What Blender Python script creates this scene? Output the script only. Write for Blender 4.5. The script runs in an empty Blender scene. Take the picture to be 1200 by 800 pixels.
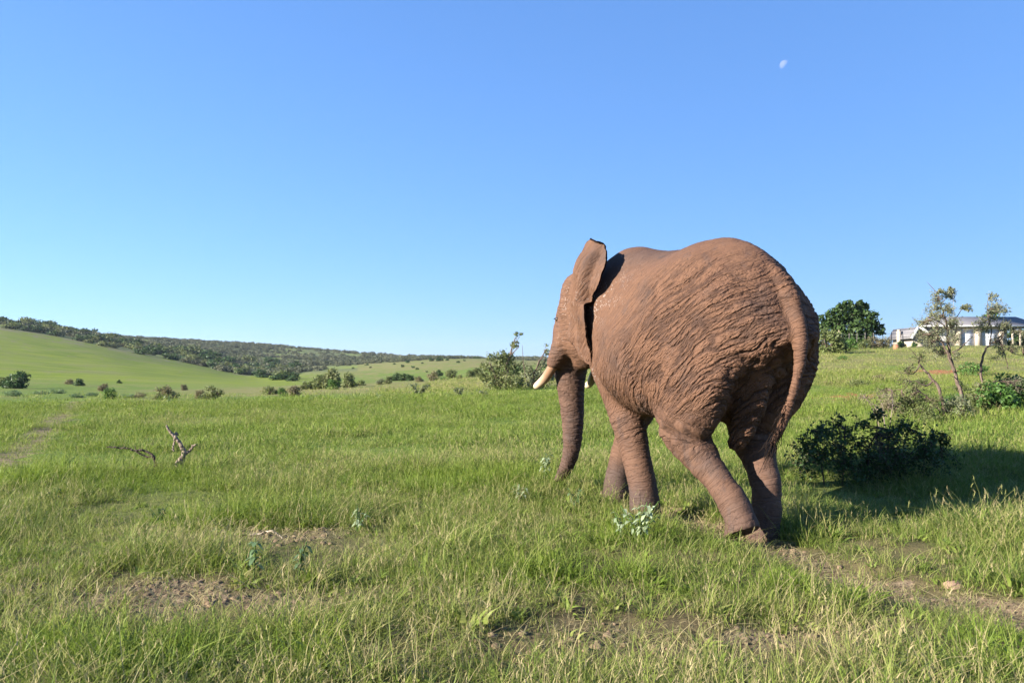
import bpy, math, random, os
import numpy as np
from mathutils import Vector

R = math.radians
FAST = os.environ.get('SCENE_QUICK', '')
scene = bpy.context.scene
COL = scene.collection
random.seed(7)
rng = np.random.default_rng(11)

# ------------------------------------------------------------------ camera, sky, sun, exposure
F = 968.0            # focal length in pixels of a 1200 px wide frame
HOR = 430.0          # the pixel row of the horizon
EYE = 1.7            # eye height
cam_d = bpy.data.cameras.new('camera')
cam = bpy.data.objects.new('camera', cam_d)
COL.objects.link(cam)
cam_d.sensor_width = 36.0
cam_d.lens = F / 1200.0 * 36.0
cam_d.clip_start = 0.05
cam_d.clip_end = 20000.0
cam.location = (0, 0, EYE)
cam.rotation_euler = (R(90) + math.atan((HOR - 400) / F), 0, 0)
scene.camera = cam

SUN_EL, SUN_AZ = R(21.5), R(-114.0)       # azimuth measured from +Y towards +X
to_sun = Vector((math.sin(SUN_AZ) * math.cos(SUN_EL), math.cos(SUN_AZ) * math.cos(SUN_EL), math.sin(SUN_EL)))
world = bpy.data.worlds.new('World')
scene.world = world
world.use_nodes = True
wn = world.node_tree
bg = wn.nodes['Background']
sky = wn.nodes.new('ShaderNodeTexSky')
sky.sky_type = 'NISHITA'
sky.sun_disc = False
sky.sun_elevation = SUN_EL
sky.sun_rotation = -SUN_AZ
sky.altitude = 0
sky.air_density = 1.0
sky.dust_density = 0.0
sky.ozone_density = 8.0
# the camera's tone curve on the sky: each channel lifted a little towards the zenith
_sep = wn.nodes.new('ShaderNodeSeparateColor'); _com = wn.nodes.new('ShaderNodeCombineColor')
wn.links.new(sky.outputs[0], _sep.inputs[0])
for _i, (_k, _g) in enumerate(((1.33, .62), (1.76, .58), (2.75, .50))):
    _p = wn.nodes.new('ShaderNodeMath'); _p.operation = 'POWER'; _p.inputs[1].default_value = _g
    _m = wn.nodes.new('ShaderNodeMath'); _m.operation = 'MULTIPLY'; _m.inputs[1].default_value = _k
    wn.links.new(_sep.outputs[_i], _p.inputs[0]); wn.links.new(_p.outputs[0], _m.inputs[0]); wn.links.new(_m.outputs[0], _com.inputs[_i])
wn.links.new(_com.outputs[0], bg.inputs[0])
bg.inputs[1].default_value = 0.05
sun_d = bpy.data.lights.new('sun', 'SUN')
sun_d.energy = 5.0
sun_d.angle = R(0.5)
sun_d.color = (1.0, 0.92, 0.80)
sun = bpy.data.objects.new('sun', sun_d)
COL.objects.link(sun)
sun.rotation_euler = to_sun.to_track_quat('Z', 'Y').to_euler()
sun.location = (-30, -20, 30)
vs = scene.view_settings
vs.view_transform = 'Standard'
vs.look = 'None'
vs.gamma = 1.0
vs.use_curve_mapping = False
vs.exposure = 1.9

# ------------------------------------------------------------------ small helpers
def tag(o, label=None, cat=None, group=None, kind=None):
    if label: o['label'] = label
    if cat: o['category'] = cat
    if group: o['group'] = group
    if kind: o['kind'] = kind
    return o

def empty(name, loc=(0, 0, 0), rz=0.0):
    o = bpy.data.objects.new(name, None)
    COL.objects.link(o)
    o.location = loc
    o.rotation_euler = (0, 0, rz)
    o.empty_display_size = 0.2
    return o

class MB:
    """collects vertices, faces and a per-vertex tint"""
    def __init__(s):
        s.v, s.f, s.t, s.n = [], [], [], 0
    def add(s, v, f, t=0.5):
        v = np.asarray(v, float).reshape(-1, 3)
        s.v.append(v)
        f = np.asarray(f, int)
        s.f.append(f + s.n)
        s.t.append(np.full(len(v), t) if np.isscalar(t) else np.asarray(t, float))
        s.n += len(v)
    def box(s, lo, hi, t=0.5):
        x0, y0, z0 = lo; x1, y1, z1 = hi
        v = [(x0,y0,z0),(x1,y0,z0),(x1,y1,z0),(x0,y1,z0),(x0,y0,z1),(x1,y0,z1),(x1,y1,z1),(x0,y1,z1)]
        s.add(v, [(0,3,2,1),(4,5,6,7),(0,1,5,4),(1,2,6,5),(2,3,7,6),(3,0,4,7)], t)
    def tube(s, pts, rad, n=8, t=0.5, wob=0.0):
        p = np.asarray(pts, float); m = len(p)
        rad = np.broadcast_to(np.asarray(rad, float), (m,))
        tan = np.gradient(p, axis=0); tan /= np.linalg.norm(tan, axis=1)[:, None] + 1e-9
        a = np.array([0, 0, 1.0]) if abs(tan[0, 2]) < 0.9 else np.array([1.0, 0, 0])
        u = np.cross(tan[0], a); u /= np.linalg.norm(u)
        ang = np.arange(n) * 2 * math.pi / n
        V = []
        for i in range(m):
            u = u - tan[i] * np.dot(u, tan[i]); u /= np.linalg.norm(u) + 1e-9
            w = np.cross(tan[i], u)
            rr = rad[i] * (1 + (wob * (rng.random(n) - .5) if wob else 0))
            V.append(p[i] + (np.cos(ang) * rr)[:, None] * u + (np.sin(ang) * rr)[:, None] * w)
        V = np.concatenate(V)
        k = np.arange(n); fs = []
        for i in range(m - 1):
            b = i * n
            fs.append(np.stack([b + k, b + (k + 1) % n, b + n + (k + 1) % n, b + n + k], 1))
        V = np.concatenate([V, p[:1], p[-1:]])
        fs = np.concatenate(fs)
        s.add(V, fs, t)
        c0, c1 = s.n - 2, s.n - 1
        base = s.n - len(V)
        tri = np.concatenate([np.stack([np.full(n, c0), base + (k + 1) % n, base + k], 1),
                              np.stack([np.full(n, c1), base + (m - 1) * n + k, base + (m - 1) * n + (k + 1) % n], 1)])
        s.f.append(tri)
    def leaves(s, c, size, asp=0.5, up=None, t=None, fold=0.0, droop=0.0):
        """one diamond-shaped leaf per centre, random orientation, biased by up (n,3)"""
        c = np.asarray(c, float); n = len(c)
        size = np.broadcast_to(np.asarray(size, float), (n,))
        nrm = rng.normal(size=(n, 3))
        if up is not None: nrm = nrm * 0.6 + up
        nrm /= np.linalg.norm(nrm, axis=1)[:, None] + 1e-9
        d = rng.normal(size=(n, 3)); d -= nrm * (d * nrm).sum(1)[:, None]
        d /= np.linalg.norm(d, axis=1)[:, None] + 1e-9
        if droop: d[:, 2] -= droop; d /= np.linalg.norm(d, axis=1)[:, None]
        w = np.cross(nrm, d)
        L = size[:, None] * .5; W = L * asp
        v = np.stack([c - d * L, c + w * W + d * L * .1, c + d * L, c - w * W + d * L * .1], 1).reshape(-1, 3)
        b = np.arange(n) * 4
        f = np.stack([b, b + 1, b + 2, b + 3], 1)
        if t is None: t = rng.random(n)
        s.add(v, f, np.repeat(t, 4))
    def mesh(s, name, mat=None, smooth=False):
        me = bpy.data.meshes.new(name)
        if s.n == 0: return me
        V = np.concatenate(s.v)
        loops, starts, tot = [], [], 0
        for f in s.f:
            k = f.shape[1]
            starts.append(tot + np.arange(len(f)) * k)
            loops.append(f.ravel()); tot += f.size
        L = np.concatenate(loops); S = np.concatenate(starts)
        me.vertices.add(len(V)); me.vertices.foreach_set('co', V.astype(np.float32).ravel())
        me.loops.add(len(L)); me.loops.foreach_set('vertex_index', L.astype(np.int32))
        me.polygons.add(len(S)); me.polygons.foreach_set('loop_start', S.astype(np.int32))
        a = me.attributes.new('tint', 'FLOAT', 'POINT')
        a.data.foreach_set('value', np.concatenate(s.t).astype(np.float32))
        me.update(calc_edges=True)
        if smooth: me.polygons.foreach_set('use_smooth', np.ones(len(S), bool))
        if mat: me.materials.append(mat)
        return me
    def build(s, name, mat, parent=None, smooth=False):
        o = bpy.data.objects.new(name, s.mesh(name, mat, smooth))
        COL.objects.link(o)
        if parent: o.parent = parent
        return o

def smooth01(a, b, x):
    t = np.clip((x - a) / (b - a), 0, 1)
    return t * t * (3 - 2 * t)

_perm = np.random.default_rng(3).permutation(512)
_grad = np.random.default_rng(4).normal(size=(512, 3)); _grad /= np.linalg.norm(_grad, axis=1)[:, None]
def noise3(p):
    p = np.asarray(p, float)
    i = np.floor(p).astype(int); f = p - i
    u = f * f * f * (f * (f * 6 - 15) + 10)
    out = 0
    for dx in (0, 1):
        for dy in (0, 1):
            for dz in (0, 1):
                h = _perm[(_perm[(_perm[(i[..., 0] + dx) & 511] + i[..., 1] + dy) & 511] + i[..., 2] + dz) & 511]
                g = _grad[h]
                d = g[..., 0] * (f[..., 0] - dx) + g[..., 1] * (f[..., 1] - dy) + g[..., 2] * (f[..., 2] - dz)
                w = (u[..., 0] if dx else 1 - u[..., 0]) * (u[..., 1] if dy else 1 - u[..., 1]) * (u[..., 2] if dz else 1 - u[..., 2])
                out = out + d * w
    return out * 1.6
def noise2(x, y, s=1.0, seed=0.0):
    x = np.asarray(x, float); y = np.asarray(y, float)
    return noise3(np.stack([x * s, y * s, np.full_like(x, seed + .37)], -1))
def fbm2(x, y, s=1.0, seed=0.0, o=4):
    r, a = 0, 1.0
    for k in range(o):
        r = r + a * noise2(x, y, s * 2 ** k, seed + k * 7.1); a *= .5
    return r

# ------------------------------------------------------------------ materials
class NT:
    def __init__(s, name):
        s.m = bpy.data.materials.new(name); s.m.use_nodes = True
        s.t = s.m.node_tree; s.t.nodes.clear()
        s.out = s.n('ShaderNodeOutputMaterial')
    def n(s, kind, **kw):
        nd = s.t.nodes.new(kind)
        for k, v in kw.items(): setattr(nd, k, v)
        return nd
    def l(s, a, b): s.t.links.new(a, b)
    def set(s, sock, v):
        if isinstance(v, bpy.types.NodeSocket): s.l(v, sock)
        else: sock.default_value = v
    def math(s, op, a, b=None, c=None, clamp=False):
        nd = s.n('ShaderNodeMath', operation=op, use_clamp=clamp)
        for i, v in enumerate((a, b, c)):
            if v is not None: s.set(nd.inputs[i], v)
        return nd.outputs[0]
    def mix(s, f, a, b, blend='MIX'):
        nd = s.n('ShaderNodeMix', data_type='RGBA', blend_type=blend)
        s.set(nd.inputs[0], f)
        s.set(nd.inputs[6], a if isinstance(a, bpy.types.NodeSocket) else (*a, 1) if len(a) == 3 else a)
        s.set(nd.inputs[7], b if isinstance(b, bpy.types.NodeSocket) else (*b, 1) if len(b) == 3 else b)
        return nd.outputs[2]
    def mixf(s, f, a, b):
        nd = s.n('ShaderNodeMix', data_type='FLOAT')
        s.set(nd.inputs[0], f); s.set(nd.inputs[2], a); s.set(nd.inputs[3], b)
        return nd.outputs[0]
    def attr(s, name, out='Fac', typ='GEOMETRY'):
        return s.n('ShaderNodeAttribute', attribute_name=name, attribute_type=typ).outputs[out]
    def noise(s, vec, scale, detail=4, rough=.55, out=0):
        nd = s.n('ShaderNodeTexNoise'); nd.inputs['Scale'].default_value = scale
        nd.inputs['Detail'].default_value = detail; nd.inputs['Roughness'].default_value = rough
        if vec is not None: s.l(vec, nd.inputs['Vector'])
        return nd.outputs[out]
    def voro(s, vec, scale, feature='DISTANCE_TO_EDGE', rand=1.0):
        nd = s.n('ShaderNodeTexVoronoi', feature=feature); nd.inputs['Scale'].default_value = scale
        nd.inputs['Randomness'].default_value = rand
        if vec is not None: s.l(vec, nd.inputs['Vector'])
        return nd
    def ramp(s, f, a, b, v0=0.0, v1=1.0):
        nd = s.n('ShaderNodeMapRange', interpolation_type='SMOOTHSTEP')
        s.set(nd.inputs[0], f); s.set(nd.inputs[1], a); s.set(nd.inputs[2], b)
        s.set(nd.inputs[3], v0); s.set(nd.inputs[4], v1)
        return nd.outputs[0]
    def principled(s, col, rough=.8, spec=.3):
        p = s.n('ShaderNodeBsdfPrincipled')
        s.set(p.inputs['Base Color'], col if isinstance(col, bpy.types.NodeSocket) else (*col, 1))
        s.set(p.inputs['Roughness'], rough); s.set(p.inputs['Specular IOR Level'], spec)
        s.l(p.outputs[0], s.out.inputs[0])
        return p
    def bump(s, p, h, dist, strength=1.0):
        b = s.n('ShaderNodeBump'); b.inputs['Distance'].default_value = dist; b.inputs['Strength'].default_value = strength
        s.l(h, b.inputs['Height']); s.l(b.outputs[0], p.inputs['Normal'])
    def obj(s): return s.n('ShaderNodeTexCoord').outputs['Object']

def leaf_material(name, c0, c1, c2, trans=.35, inst=False, spec=.25, rough=.55):
    """c0..c1 by per-leaf tint, c2 mixed in by the thing's own random"""
    k = NT(name)
    t = k.attr('tint')
    col = k.mix(t, c0, c1)
    if inst: r = k.attr('dry', typ='INSTANCER')
    else:
        r = k.math('MULTIPLY', k.n('ShaderNodeObjectInfo').outputs['Random'], .7)
    col = k.mix(r, col, c2)
    d = k.n('ShaderNodeBsdfPrincipled'); k.l(col, d.inputs['Base Color'])
    d.inputs['Roughness'].default_value = rough; d.inputs['Specular IOR Level'].default_value = spec
    tr = k.n('ShaderNodeBsdfTranslucent')
    k.l(k.mix(.5, col, (c1[0] * 1.1, c1[1] * 1.1, c1[2] * .6)), tr.inputs[0])
    m = k.n('ShaderNodeMixShader'); m.inputs[0].default_value = trans
    k.l(d.outputs[0], m.inputs[1]); k.l(tr.outputs[0], m.inputs[2]); k.l(m.outputs[0], k.out.inputs[0])
    return k.m

def plain(name, col, rough=.8, spec=.3, var=.15, scale=8.0, bump=0.0):
    k = NT(name)
    n = k.noise(k.obj(), scale, 5)
    c = k.mix(n, [v * (1 - var) for v in col], [min(1, v * (1 + var)) for v in col])
    p = k.principled(c, rough, spec)
    if bump: k.bump(p, n, bump)
    return k.m

def bark_material(name, c0, c1):
    k = NT(name)
    mp = k.n('ShaderNodeMapping'); mp.inputs['Scale'].default_value = (14, 14, 3)
    k.l(k.obj(), mp.inputs[0])
    n = k.noise(mp.outputs[0], 2.0, 6, .65)
    p = k.principled(k.mix(k.ramp(n, .3, .7), c0, c1), .9, .15)
    k.bump(p, n, .02)
    return k.m

M = {}
M['bark_dark'] = bark_material('dark bark', (.026, .02, .015), (.10, .075, .06))
M['bark_pale'] = bark_material('pale bark', (.10, .075, .058), (.27, .215, .17))
M['bark_mid'] = bark_material('mid bark', (.05, .037, .028), (.17, .125, .10))
M['leaf_dark'] = leaf_material('dark leaves', (.018, .04, .012), (.05, .10, .025), (.045, .075, .02), .25)
M['leaf_olive'] = leaf_material('olive leaves', (.05, .07, .022), (.15, .18, .06), (.15, .16, .065), .3)
M['leaf_grey'] = leaf_material('grey green leaves', (.06, .08, .04), (.20, .22, .12), (.20, .20, .12), .3)
M['leaf_green'] = leaf_material('green leaves', (.03, .075, .015), (.10, .19, .04), (.08, .14, .03), .35)
M['leaf_brown'] = leaf_material('brownish leaves', (.07, .06, .03), (.20, .17, .095), (.17, .16, .08), .3)
M['leaf_silver'] = leaf_material('silvery leaves', (.13, .175, .09), (.36, .42, .27), (.26, .32, .19), .25)
M['leaf_bluish'] = leaf_material('bluish leaves', (.045, .085, .04), (.15, .215, .10), (.09, .15, .065), .25)
M['leaf_hazy'] = leaf_material('far scrub leaves', (.035, .055, .025), (.10, .13, .06), (.085, .105, .055), .2)
M['leaf_heath'] = leaf_material('heath leaves', (.075, .08, .045), (.17, .17, .11), (.14, .125, .09), .2)
# ------------------------------------------------------------------ terrain
def zy(d, y): return EYE + (HOR - y) / F * d
PROF = {
 -150: [(45,0),(60,zy(60,464.5)),(80,zy(80,460)),(110,zy(110,455)),(150,zy(150,443)),(350,zy(350,370)),(420,zy(420,356)),(520,zy(520,355)),(900,36),(4000,30)],
 0:   [(45,0),(60,zy(60,464.5)),(80,zy(80,460)),(110,zy(110,455)),(150,zy(150,445)),(250,zy(250,412)),(350,zy(350,385)),(420,zy(420,375)),(520,zy(520,374)),(900,34),(4000,30)],
 100: [(45,0),(60,zy(60,464.5)),(80,zy(80,460.5)),(110,zy(110,456)),(150,zy(150,447)),(250,zy(250,423)),(350,zy(350,402)),(420,zy(420,393)),(520,zy(520,391)),(900,zy(900,394)),(4000,30)],
 200: [(45,0),(60,zy(60,465)),(80,zy(80,461)),(110,zy(110,456.5)),(150,zy(150,450)),(250,zy(250,435)),(350,zy(350,421)),(450,zy(450,411)),(600,zy(600,406)),(900,zy(900,398)),(1100,zy(1100,399)),(4000,30)],
 300: [(45,0),(60,zy(60,462)),(80,zy(80,458)),(110,zy(110,455)),(150,zy(150,451)),(300,zy(300,444)),(400,zy(400,435)),(600,zy(600,420)),(900,zy(900,403)),(1100,zy(1100,404)),(4000,25)],
 400: [(45,0),(70,zy(70,457)),(110,zy(110,451)),(200,zy(200,447)),(300,zy(300,437)),(450,zy(450,428)),(600,zy(600,426)),(900,zy(900,412.5)),(1100,zy(1100,413)),(4000,20)],
 500: [(45,.1),(80,zy(80,448)),(110,zy(110,447)),(200,zy(200,442)),(350,zy(350,426)),(450,zy(450,421)),(900,zy(900,419)),(4000,15)],
 560: [(45,.2),(80,zy(80,442)),(120,zy(120,441)),(250,zy(250,430)),(400,zy(400,420)),(900,zy(900,420)),(4000,15)],
 650: [(25,.05),(50,.35),(90,1.0),(200,1.9),(400,4.0),(900,10),(4000,12)],
 800: [(20,.1),(50,1.0),(80,2.4),(150,4),(400,6),(4000,10)],
 950: [(11,0),(14,.14),(20,.28),(30,.65),(45,1.9),(60,2.75),(80,3.3),(150,4),(4000,6)],
 1000:[(11,0),(14,.22),(20,.40),(30,.80),(50,2.3),(65,zy(65,410.5)),(80,zy(80,409)),(100,3.7),(150,4),(4000,6)],
 1100:[(10.5,0),(14,.32),(20,.52),(30,1.0),(50,2.25),(62,zy(62,410)),(72,zy(72,408)),(84,zy(84,404.5)),(100,4.1),(150,4),(4000,6)],
 1200:[(10.5,0.02),(14,.36),(20,.58),(30,1.05),(50,2.3),(62,zy(62,410)),(72,zy(72,408)),(84,zy(84,404.5)),(100,4.1),(150,4),(4000,6)],
 1400:[(10.5,.03),(14,.36),(20,.58),(30,1.05),(50,2.3),(62,zy(62,410)),(72,zy(72,408)),(84,zy(84,404.5)),(100,4.1),(150,4),(4000,6)],
}
_LD = np.linspace(math.log(6), math.log(4000), 260)
_PX = np.linspace(-150, 1400, 156)
def _make_table():
    keys = sorted(PROF)
    rows = []
    for k in keys:
        p = [(6, 0.0)] + [q for q in PROF[k]]
        ld = np.log([q[0] for q in p]); z = np.array([q[1] for q in p])
        # interpolate the viewing slope rather than the height so that lines of sight stay smooth
        rows.append(np.interp(np.exp(_LD), np.exp(ld), z))
    rows = np.array(rows)
    T = np.array([np.interp(_PX, keys, rows[:, j]) for j in range(len(_LD))]).T
    def blur(A, w, ax):
        k = np.exp(-.5 * (np.arange(-3 * w, 3 * w + 1) / w) ** 2); k /= k.sum()
        pad = [(0, 0), (0, 0)]; pad[ax] = (3 * w, 3 * w)
        B = np.pad(A, pad, mode='edge')
        return np.apply_along_axis(lambda v: np.convolve(v, k, 'valid'), ax, B)
    return blur(blur(T, 2, 1), 2, 0)
_TAB = _make_table()
PATH = np.array([(1.3, 10.6), (1.7, 9.6), (2.15, 8.7), (2.45, 7.75), (2.68, 6.9), (2.98, 6.35), (3.3, 5.9), (3.75, 5.3), (4.5, 4.5), (5.5, 3.6)])
def path_dist(x, y):
    best = np.full(np.shape(x), 1e9)
    for (a, b) in zip(PATH[:-1], PATH[1:]):
        ab = b - a; L = ab @ ab
        t = np.clip(((x - a[0]) * ab[0] + (y - a[1]) * ab[1]) / L, 0, 1)
        best = np.minimum(best, np.hypot(x - a[0] - t * ab[0], y - a[1] - t * ab[1]))
    return best
def polar(x, y):
    r = np.hypot(x, y); th = np.arctan2(x, y)
    tc = np.clip(th, R(-40), R(40))
    return r, th, 600 + F * np.tan(tc), r * np.cos(tc)
def ground_z(x, y):
    x = np.asarray(x, float); y = np.asarray(y, float)
    r, th, px, d = polar(x, y)
    i = np.clip((px + 150) / 10.0, 0, len(_PX) - 1.001); j = np.clip((np.log(np.maximum(d, 6)) - _LD[0]) / (_LD[1] - _LD[0]), 0, len(_LD) - 1.001)
    i0 = i.astype(int); j0 = j.astype(int); fi = i - i0; fj = j - j0
    z = (_TAB[i0, j0] * (1 - fi) * (1 - fj) + _TAB[i0 + 1, j0] * fi * (1 - fj) + _TAB[i0, j0 + 1] * (1 - fi) * fj + _TAB[i0 + 1, j0 + 1] * fi * fj)
    z = z * smooth01(-.3, .6, np.cos(th))
    near = 1 - smooth01(60, 140, r)
    z = z + near * (.05 * noise2(x, y, .45, 1) + .03 * noise2(x, y, 1.7, 2) * (1 - smooth01(20, 40, r)))
    z = z + smooth01(120, 300, r) * (1.0 * noise2(x, y, .012, 5) + .35 * noise2(x, y, .05, 6))
    pd = path_dist(x, y)
    z = z - .07 * (1 - smooth01(.12, .5, pd)) * (1 - smooth01(20, 25, r))
    return z
def gz(x, y): return float(ground_z(np.array([x]), np.array([y]))[0])
def at(px, d):                       # ground point seen in column px at depth d
    x = (px - 600) / F * d
    return (x, d, gz(x, d))
def pix(px, y, d):                   # point at depth d seen at (px, y)
    return np.array(((px - 600) / F * d, d, EYE + (HOR - y) / F * d))
def ell(x, y, cx, cy, rx, ry, rot=0.0):
    c, s = math.cos(rot), math.sin(rot)
    u = ((x - cx) * c + (y - cy) * s) / rx; v = (-(x - cx) * s + (y - cy) * c) / ry
    return np.sqrt(u * u + v * v)
TRACK = np.array([(-21, 40.), (-16, 29.5), (-12, 21), (-9.4, 15.5), (-8.2, 12.5), (-7.6, 10.)])
def bare(x, y):
    """0 grass .. 1 bare soil"""
    n = .38 * fbm2(x, y, 1.9, 20, 5)
    b = 1 - smooth01(.10, .42, path_dist(x, y) + .22 * fbm2(x, y, 2.2, 33, 3))
    b = np.maximum(b * smooth01(3.6, 4.4, np.hypot(x, y)), .66 * (1 - smooth01(.2, 1.3, ell(x, y, -2.4, 6.1, 1.25, .5, -.05) + 2.4 * n)))
    b = np.maximum(b, .5 * (1 - smooth01(.3, 1.3, ell(x, y, -2.55, 8.3, 1.0, .6) + 1.8 * n)))
    b = np.maximum(b, .5 * (1 - smooth01(.4, 1.2, ell(x, y, 1.75, 5.2, .75, .35, .2) + n)))
    b = np.maximum(b, .33 * (1 - smooth01(.4, 1.2, ell(x, y, .2, 5.1, 1.6, .4, .1) + n)))
    b = np.maximum(b, .62 * (1 - smooth01(.3, 1.2, ell(x, y, 11.6, 28.0, 1.7, 2.0, .1) + 2.2 * n)))
    b = np.maximum(b, .62 * (1 - smooth01(.3, 1.2, ell(x, y, 19.6, 37.5, 2.0, 2.6, .1) + 2.2 * n)))
    tr = np.full(np.shape(x), 1e9)
    for a, c in zip(TRACK[:-1], TRACK[1:]):
        ab = c - a; t = np.clip(((x - a[0]) * ab[0] + (y - a[1]) * ab[1]) / (ab @ ab), 0, 1)
        tr = np.minimum(tr, np.hypot(x - a[0] - t * ab[0], y - a[1] - t * ab[1]))
    b = np.maximum(b, .55 * (1 - smooth01(.2, .9, tr + .8 * n)))
    return b
def lush_patch(x, y):
    n = .5 * fbm2(x, y, 1.2, 120, 3)
    p = 0
    for cx, cy, rx, ry in ((-2.1, 4.75, 1.5, .45), (2.9, 4.75, .8, .5), (.3, 6.6, 1.0, .5), (-3.3, 9.5, 1.3, .8), (1.1, 8.0, .7, .5), (-.2, 12, 2.2, 1.2), (-6, 12, 2, 1.2), (-4.6, 6.9, .8, .5), (2.2, 6.2, .6, .35)):
        p = np.maximum(p, 1 - smooth01(.5, 1.15, ell(x, y, cx, cy, rx, ry) + n))
    return p
def dryness(x, y):
    r, th, px, d = polar(x, y)
    n = fbm2(x, y, .12, 40, 4)
    s = .32 + .42 * n + .34 * fbm2(x, y, .7, 44, 4)
    band = smooth01(44, 62, d) * (1 - smooth01(105, 150, d)) * smooth01(60, 330, px) * (1 - smooth01(640, 760, px))
    slope = smooth01(19, 36, d) * smooth01(860, 960, px) * (1 - smooth01(95, 120, d))
    near = (1 - smooth01(5.0, 6.8, d + .8 * noise2(x, y, .9, 48))) - 1.6 * lush_patch(x, y)
    rear = smooth01(200, 300, d) * smooth01(330, 400, px) * (1 - smooth01(560, 620, d))
    hilltop = smooth01(.72, .98, (d - 130) / 240 + .12 * n) * (1 - smooth01(360, 430, px)) * smooth01(180, 250, d)
    return np.clip(s + .55 * band + .5 * slope + .28 * near + .45 * rear + .5 * hilltop - .12 * (1 - smooth01(30, 45, d)) * smooth01(8, 12, d), 0, 1)

def build_ground():
    th = np.concatenate([np.radians(np.arange(-180, -38, 4)), np.radians(np.linspace(-38, 38, 640)), np.radians(np.arange(42, 181, 4))])
    rr = [.4, 1, 1.6, 2.2, 2.7, 3.1]
    r = 3.4
    while r < 14: rr.append(r); r *= 1.006
    while r < 100: rr.append(r); r *= 1.012
    while r < 2400: rr.append(r); r *= 1.02
    rr = np.array(rr)
    A, B = np.meshgrid(th, rr)
    X = B * np.sin(A); Y = B * np.cos(A)
    Z = ground_z(X.ravel(), Y.ravel()).reshape(X.shape)
    bb = bare(X.ravel(), Y.ravel()).reshape(X.shape)
    nearw = 1 - smooth01(10, 20, B)
    x, y = X.ravel(), Y.ravel()
    lump = (np.abs(noise2(x, y, 9, 60)) * .022 + np.abs(noise2(x, y, 21, 61)) * .026 + np.abs(noise2(x, y, 40, 62)) * .022).reshape(X.shape)
    Z = Z + nearw * lump * (.35 + .65 * bb)
    n = len(th); m = len(rr)
    V = np.stack([X, Y, Z], -1).reshape(-1, 3)
    V = np.concatenate([V, [[0, 0, gz(0, 0)]]])
    i, j = np.meshgrid(np.arange(m - 1), np.arange(n - 1), indexing='ij')
    a = (i * n + j).ravel()
    quads = np.stack([a, a + 1, a + n + 1, a + n], 1)
    k = np.arange(n - 1)
    tris = np.stack([np.full(n - 1, len(V) - 1), k + 1, k], 1)
    mb = MB()
    mb.add(V, quads[:, ::-1], 0.5)
    mb.f.append(tris[:, ::-1])
    me = mb.mesh('ground', None, True)
    for nm, val in (('bare', bb.ravel()), ('dry', dryness(x, y))):
        at_ = me.attributes.new(nm, 'FLOAT', 'POINT')
        at_.data.foreach_set('value', np.concatenate([val, [0]]).astype(np.float32))
    _, _, px, d = polar(x, y)
    hill = smooth01(118, 165, d + (px - 100) * .05) * (1 - smooth01(330, 420, px + .12 * (d - 200)))      # bright sown hillside on the left
    wild = smooth01(0, 1, (d - (340 + 30 * noise2(x, y, .02, 70) - np.clip(px, 0, 400) * .12)) / 60)
    wild = np.where(px < 420, wild, smooth01(520, 600, d))
    for nm, val in (('hill', hill), ('wild', wild)):
        at_ = me.attributes.new(nm, 'FLOAT', 'POINT')
        at_.data.foreach_set('value', np.concatenate([val, [0]]).astype(np.float32))
    k = NT('ground soil and turf')
    P = k.obj()
    dry, br, hl, wd = k.attr('dry'), k.attr('bare'), k.attr('hill'), k.attr('wild')
    n1 = k.noise(P, .35, 6, .6); n2 = k.noise(P, 3.5, 6, .65); n3 = k.noise(P, 30, 5, .7)
    mp = k.n('ShaderNodeMapping'); mp.inputs['Scale'].default_value = (.012, .06, .2); mp.inputs['Rotation'].default_value = (0, 0, .25)
    k.l(P, mp.inputs[0])
    stripe = k.noise(mp.outputs[0], 3.0, 5, .6)
    green = k.mix(k.ramp(n1, .3, .7), (.075, .125, .018), (.125, .175, .026))
    green = k.mix(k.ramp(n2, .35, .75), green, (.10, .135, .03))
    tan = k.mix(n2, (.135, .125, .045), (.20, .175, .075))
    turf = k.mix(k.math('MULTIPLY', k.ramp(dry, .25, .95), .85), green, tan)
    hillc = k.mix(k.ramp(stripe, .35, .65), (.105, .15, .014), (.155, .19, .02))
    n9 = k.noise(P, .045, 6, .65)
    hillc = k.mix(k.math('MULTIPLY', k.ramp(n9, .45, .7), .55), hillc, (.155, .15, .06))
    hillc = k.mix(k.math('MULTIPLY', k.ramp(n1, .45, .7), .35), hillc, (.14, .145, .05))
    hillc = k.mix(k.ramp(dry, .45, .95), hillc, (.155, .15, .065))
    turf = k.mix(hl, turf, hillc)
    n0 = k.noise(P, .02, 5, .6)
    wildc = k.mix(k.ramp(n0, .4, .6), (.10, .115, .045), (.14, .175, .04))
    turf = k.mix(wd, turf, wildc)
    soil = k.mix(k.ramp(n2, .3, .7), (.135, .095, .06), (.235, .18, .12))
    soil = k.mix(k.ramp(n3, .4, .75), soil, (.10, .062, .04))
    geo = k.n('ShaderNodeNewGeometry')
    sep = k.n('ShaderNodeSeparateXYZ'); k.l(P, sep.inputs[0])
    red = k.math('MULTIPLY', k.ramp(sep.outputs[1], 14, 24), k.ramp(sep.outputs[0], 2, 6))
    soil = k.mix(red, soil, (.27, .10, .05))
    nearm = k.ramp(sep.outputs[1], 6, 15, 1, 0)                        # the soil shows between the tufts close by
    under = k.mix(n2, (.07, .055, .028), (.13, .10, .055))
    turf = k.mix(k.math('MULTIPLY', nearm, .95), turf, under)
    bmask = k.ramp(k.math('ADD', br, k.math('MULTIPLY', k.math('SUBTRACT', n2, .5), .5)), .35, .65)
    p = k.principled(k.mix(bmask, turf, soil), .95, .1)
    h = k.math('ADD', k.math('MULTIPLY', n2, .6), k.math('MULTIPLY', n3, .4))
    k.bump(p, h, .05)
    me.materials.append(k.m)
    g = bpy.data.objects.new('ground', me)
    COL.objects.link(g)
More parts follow.
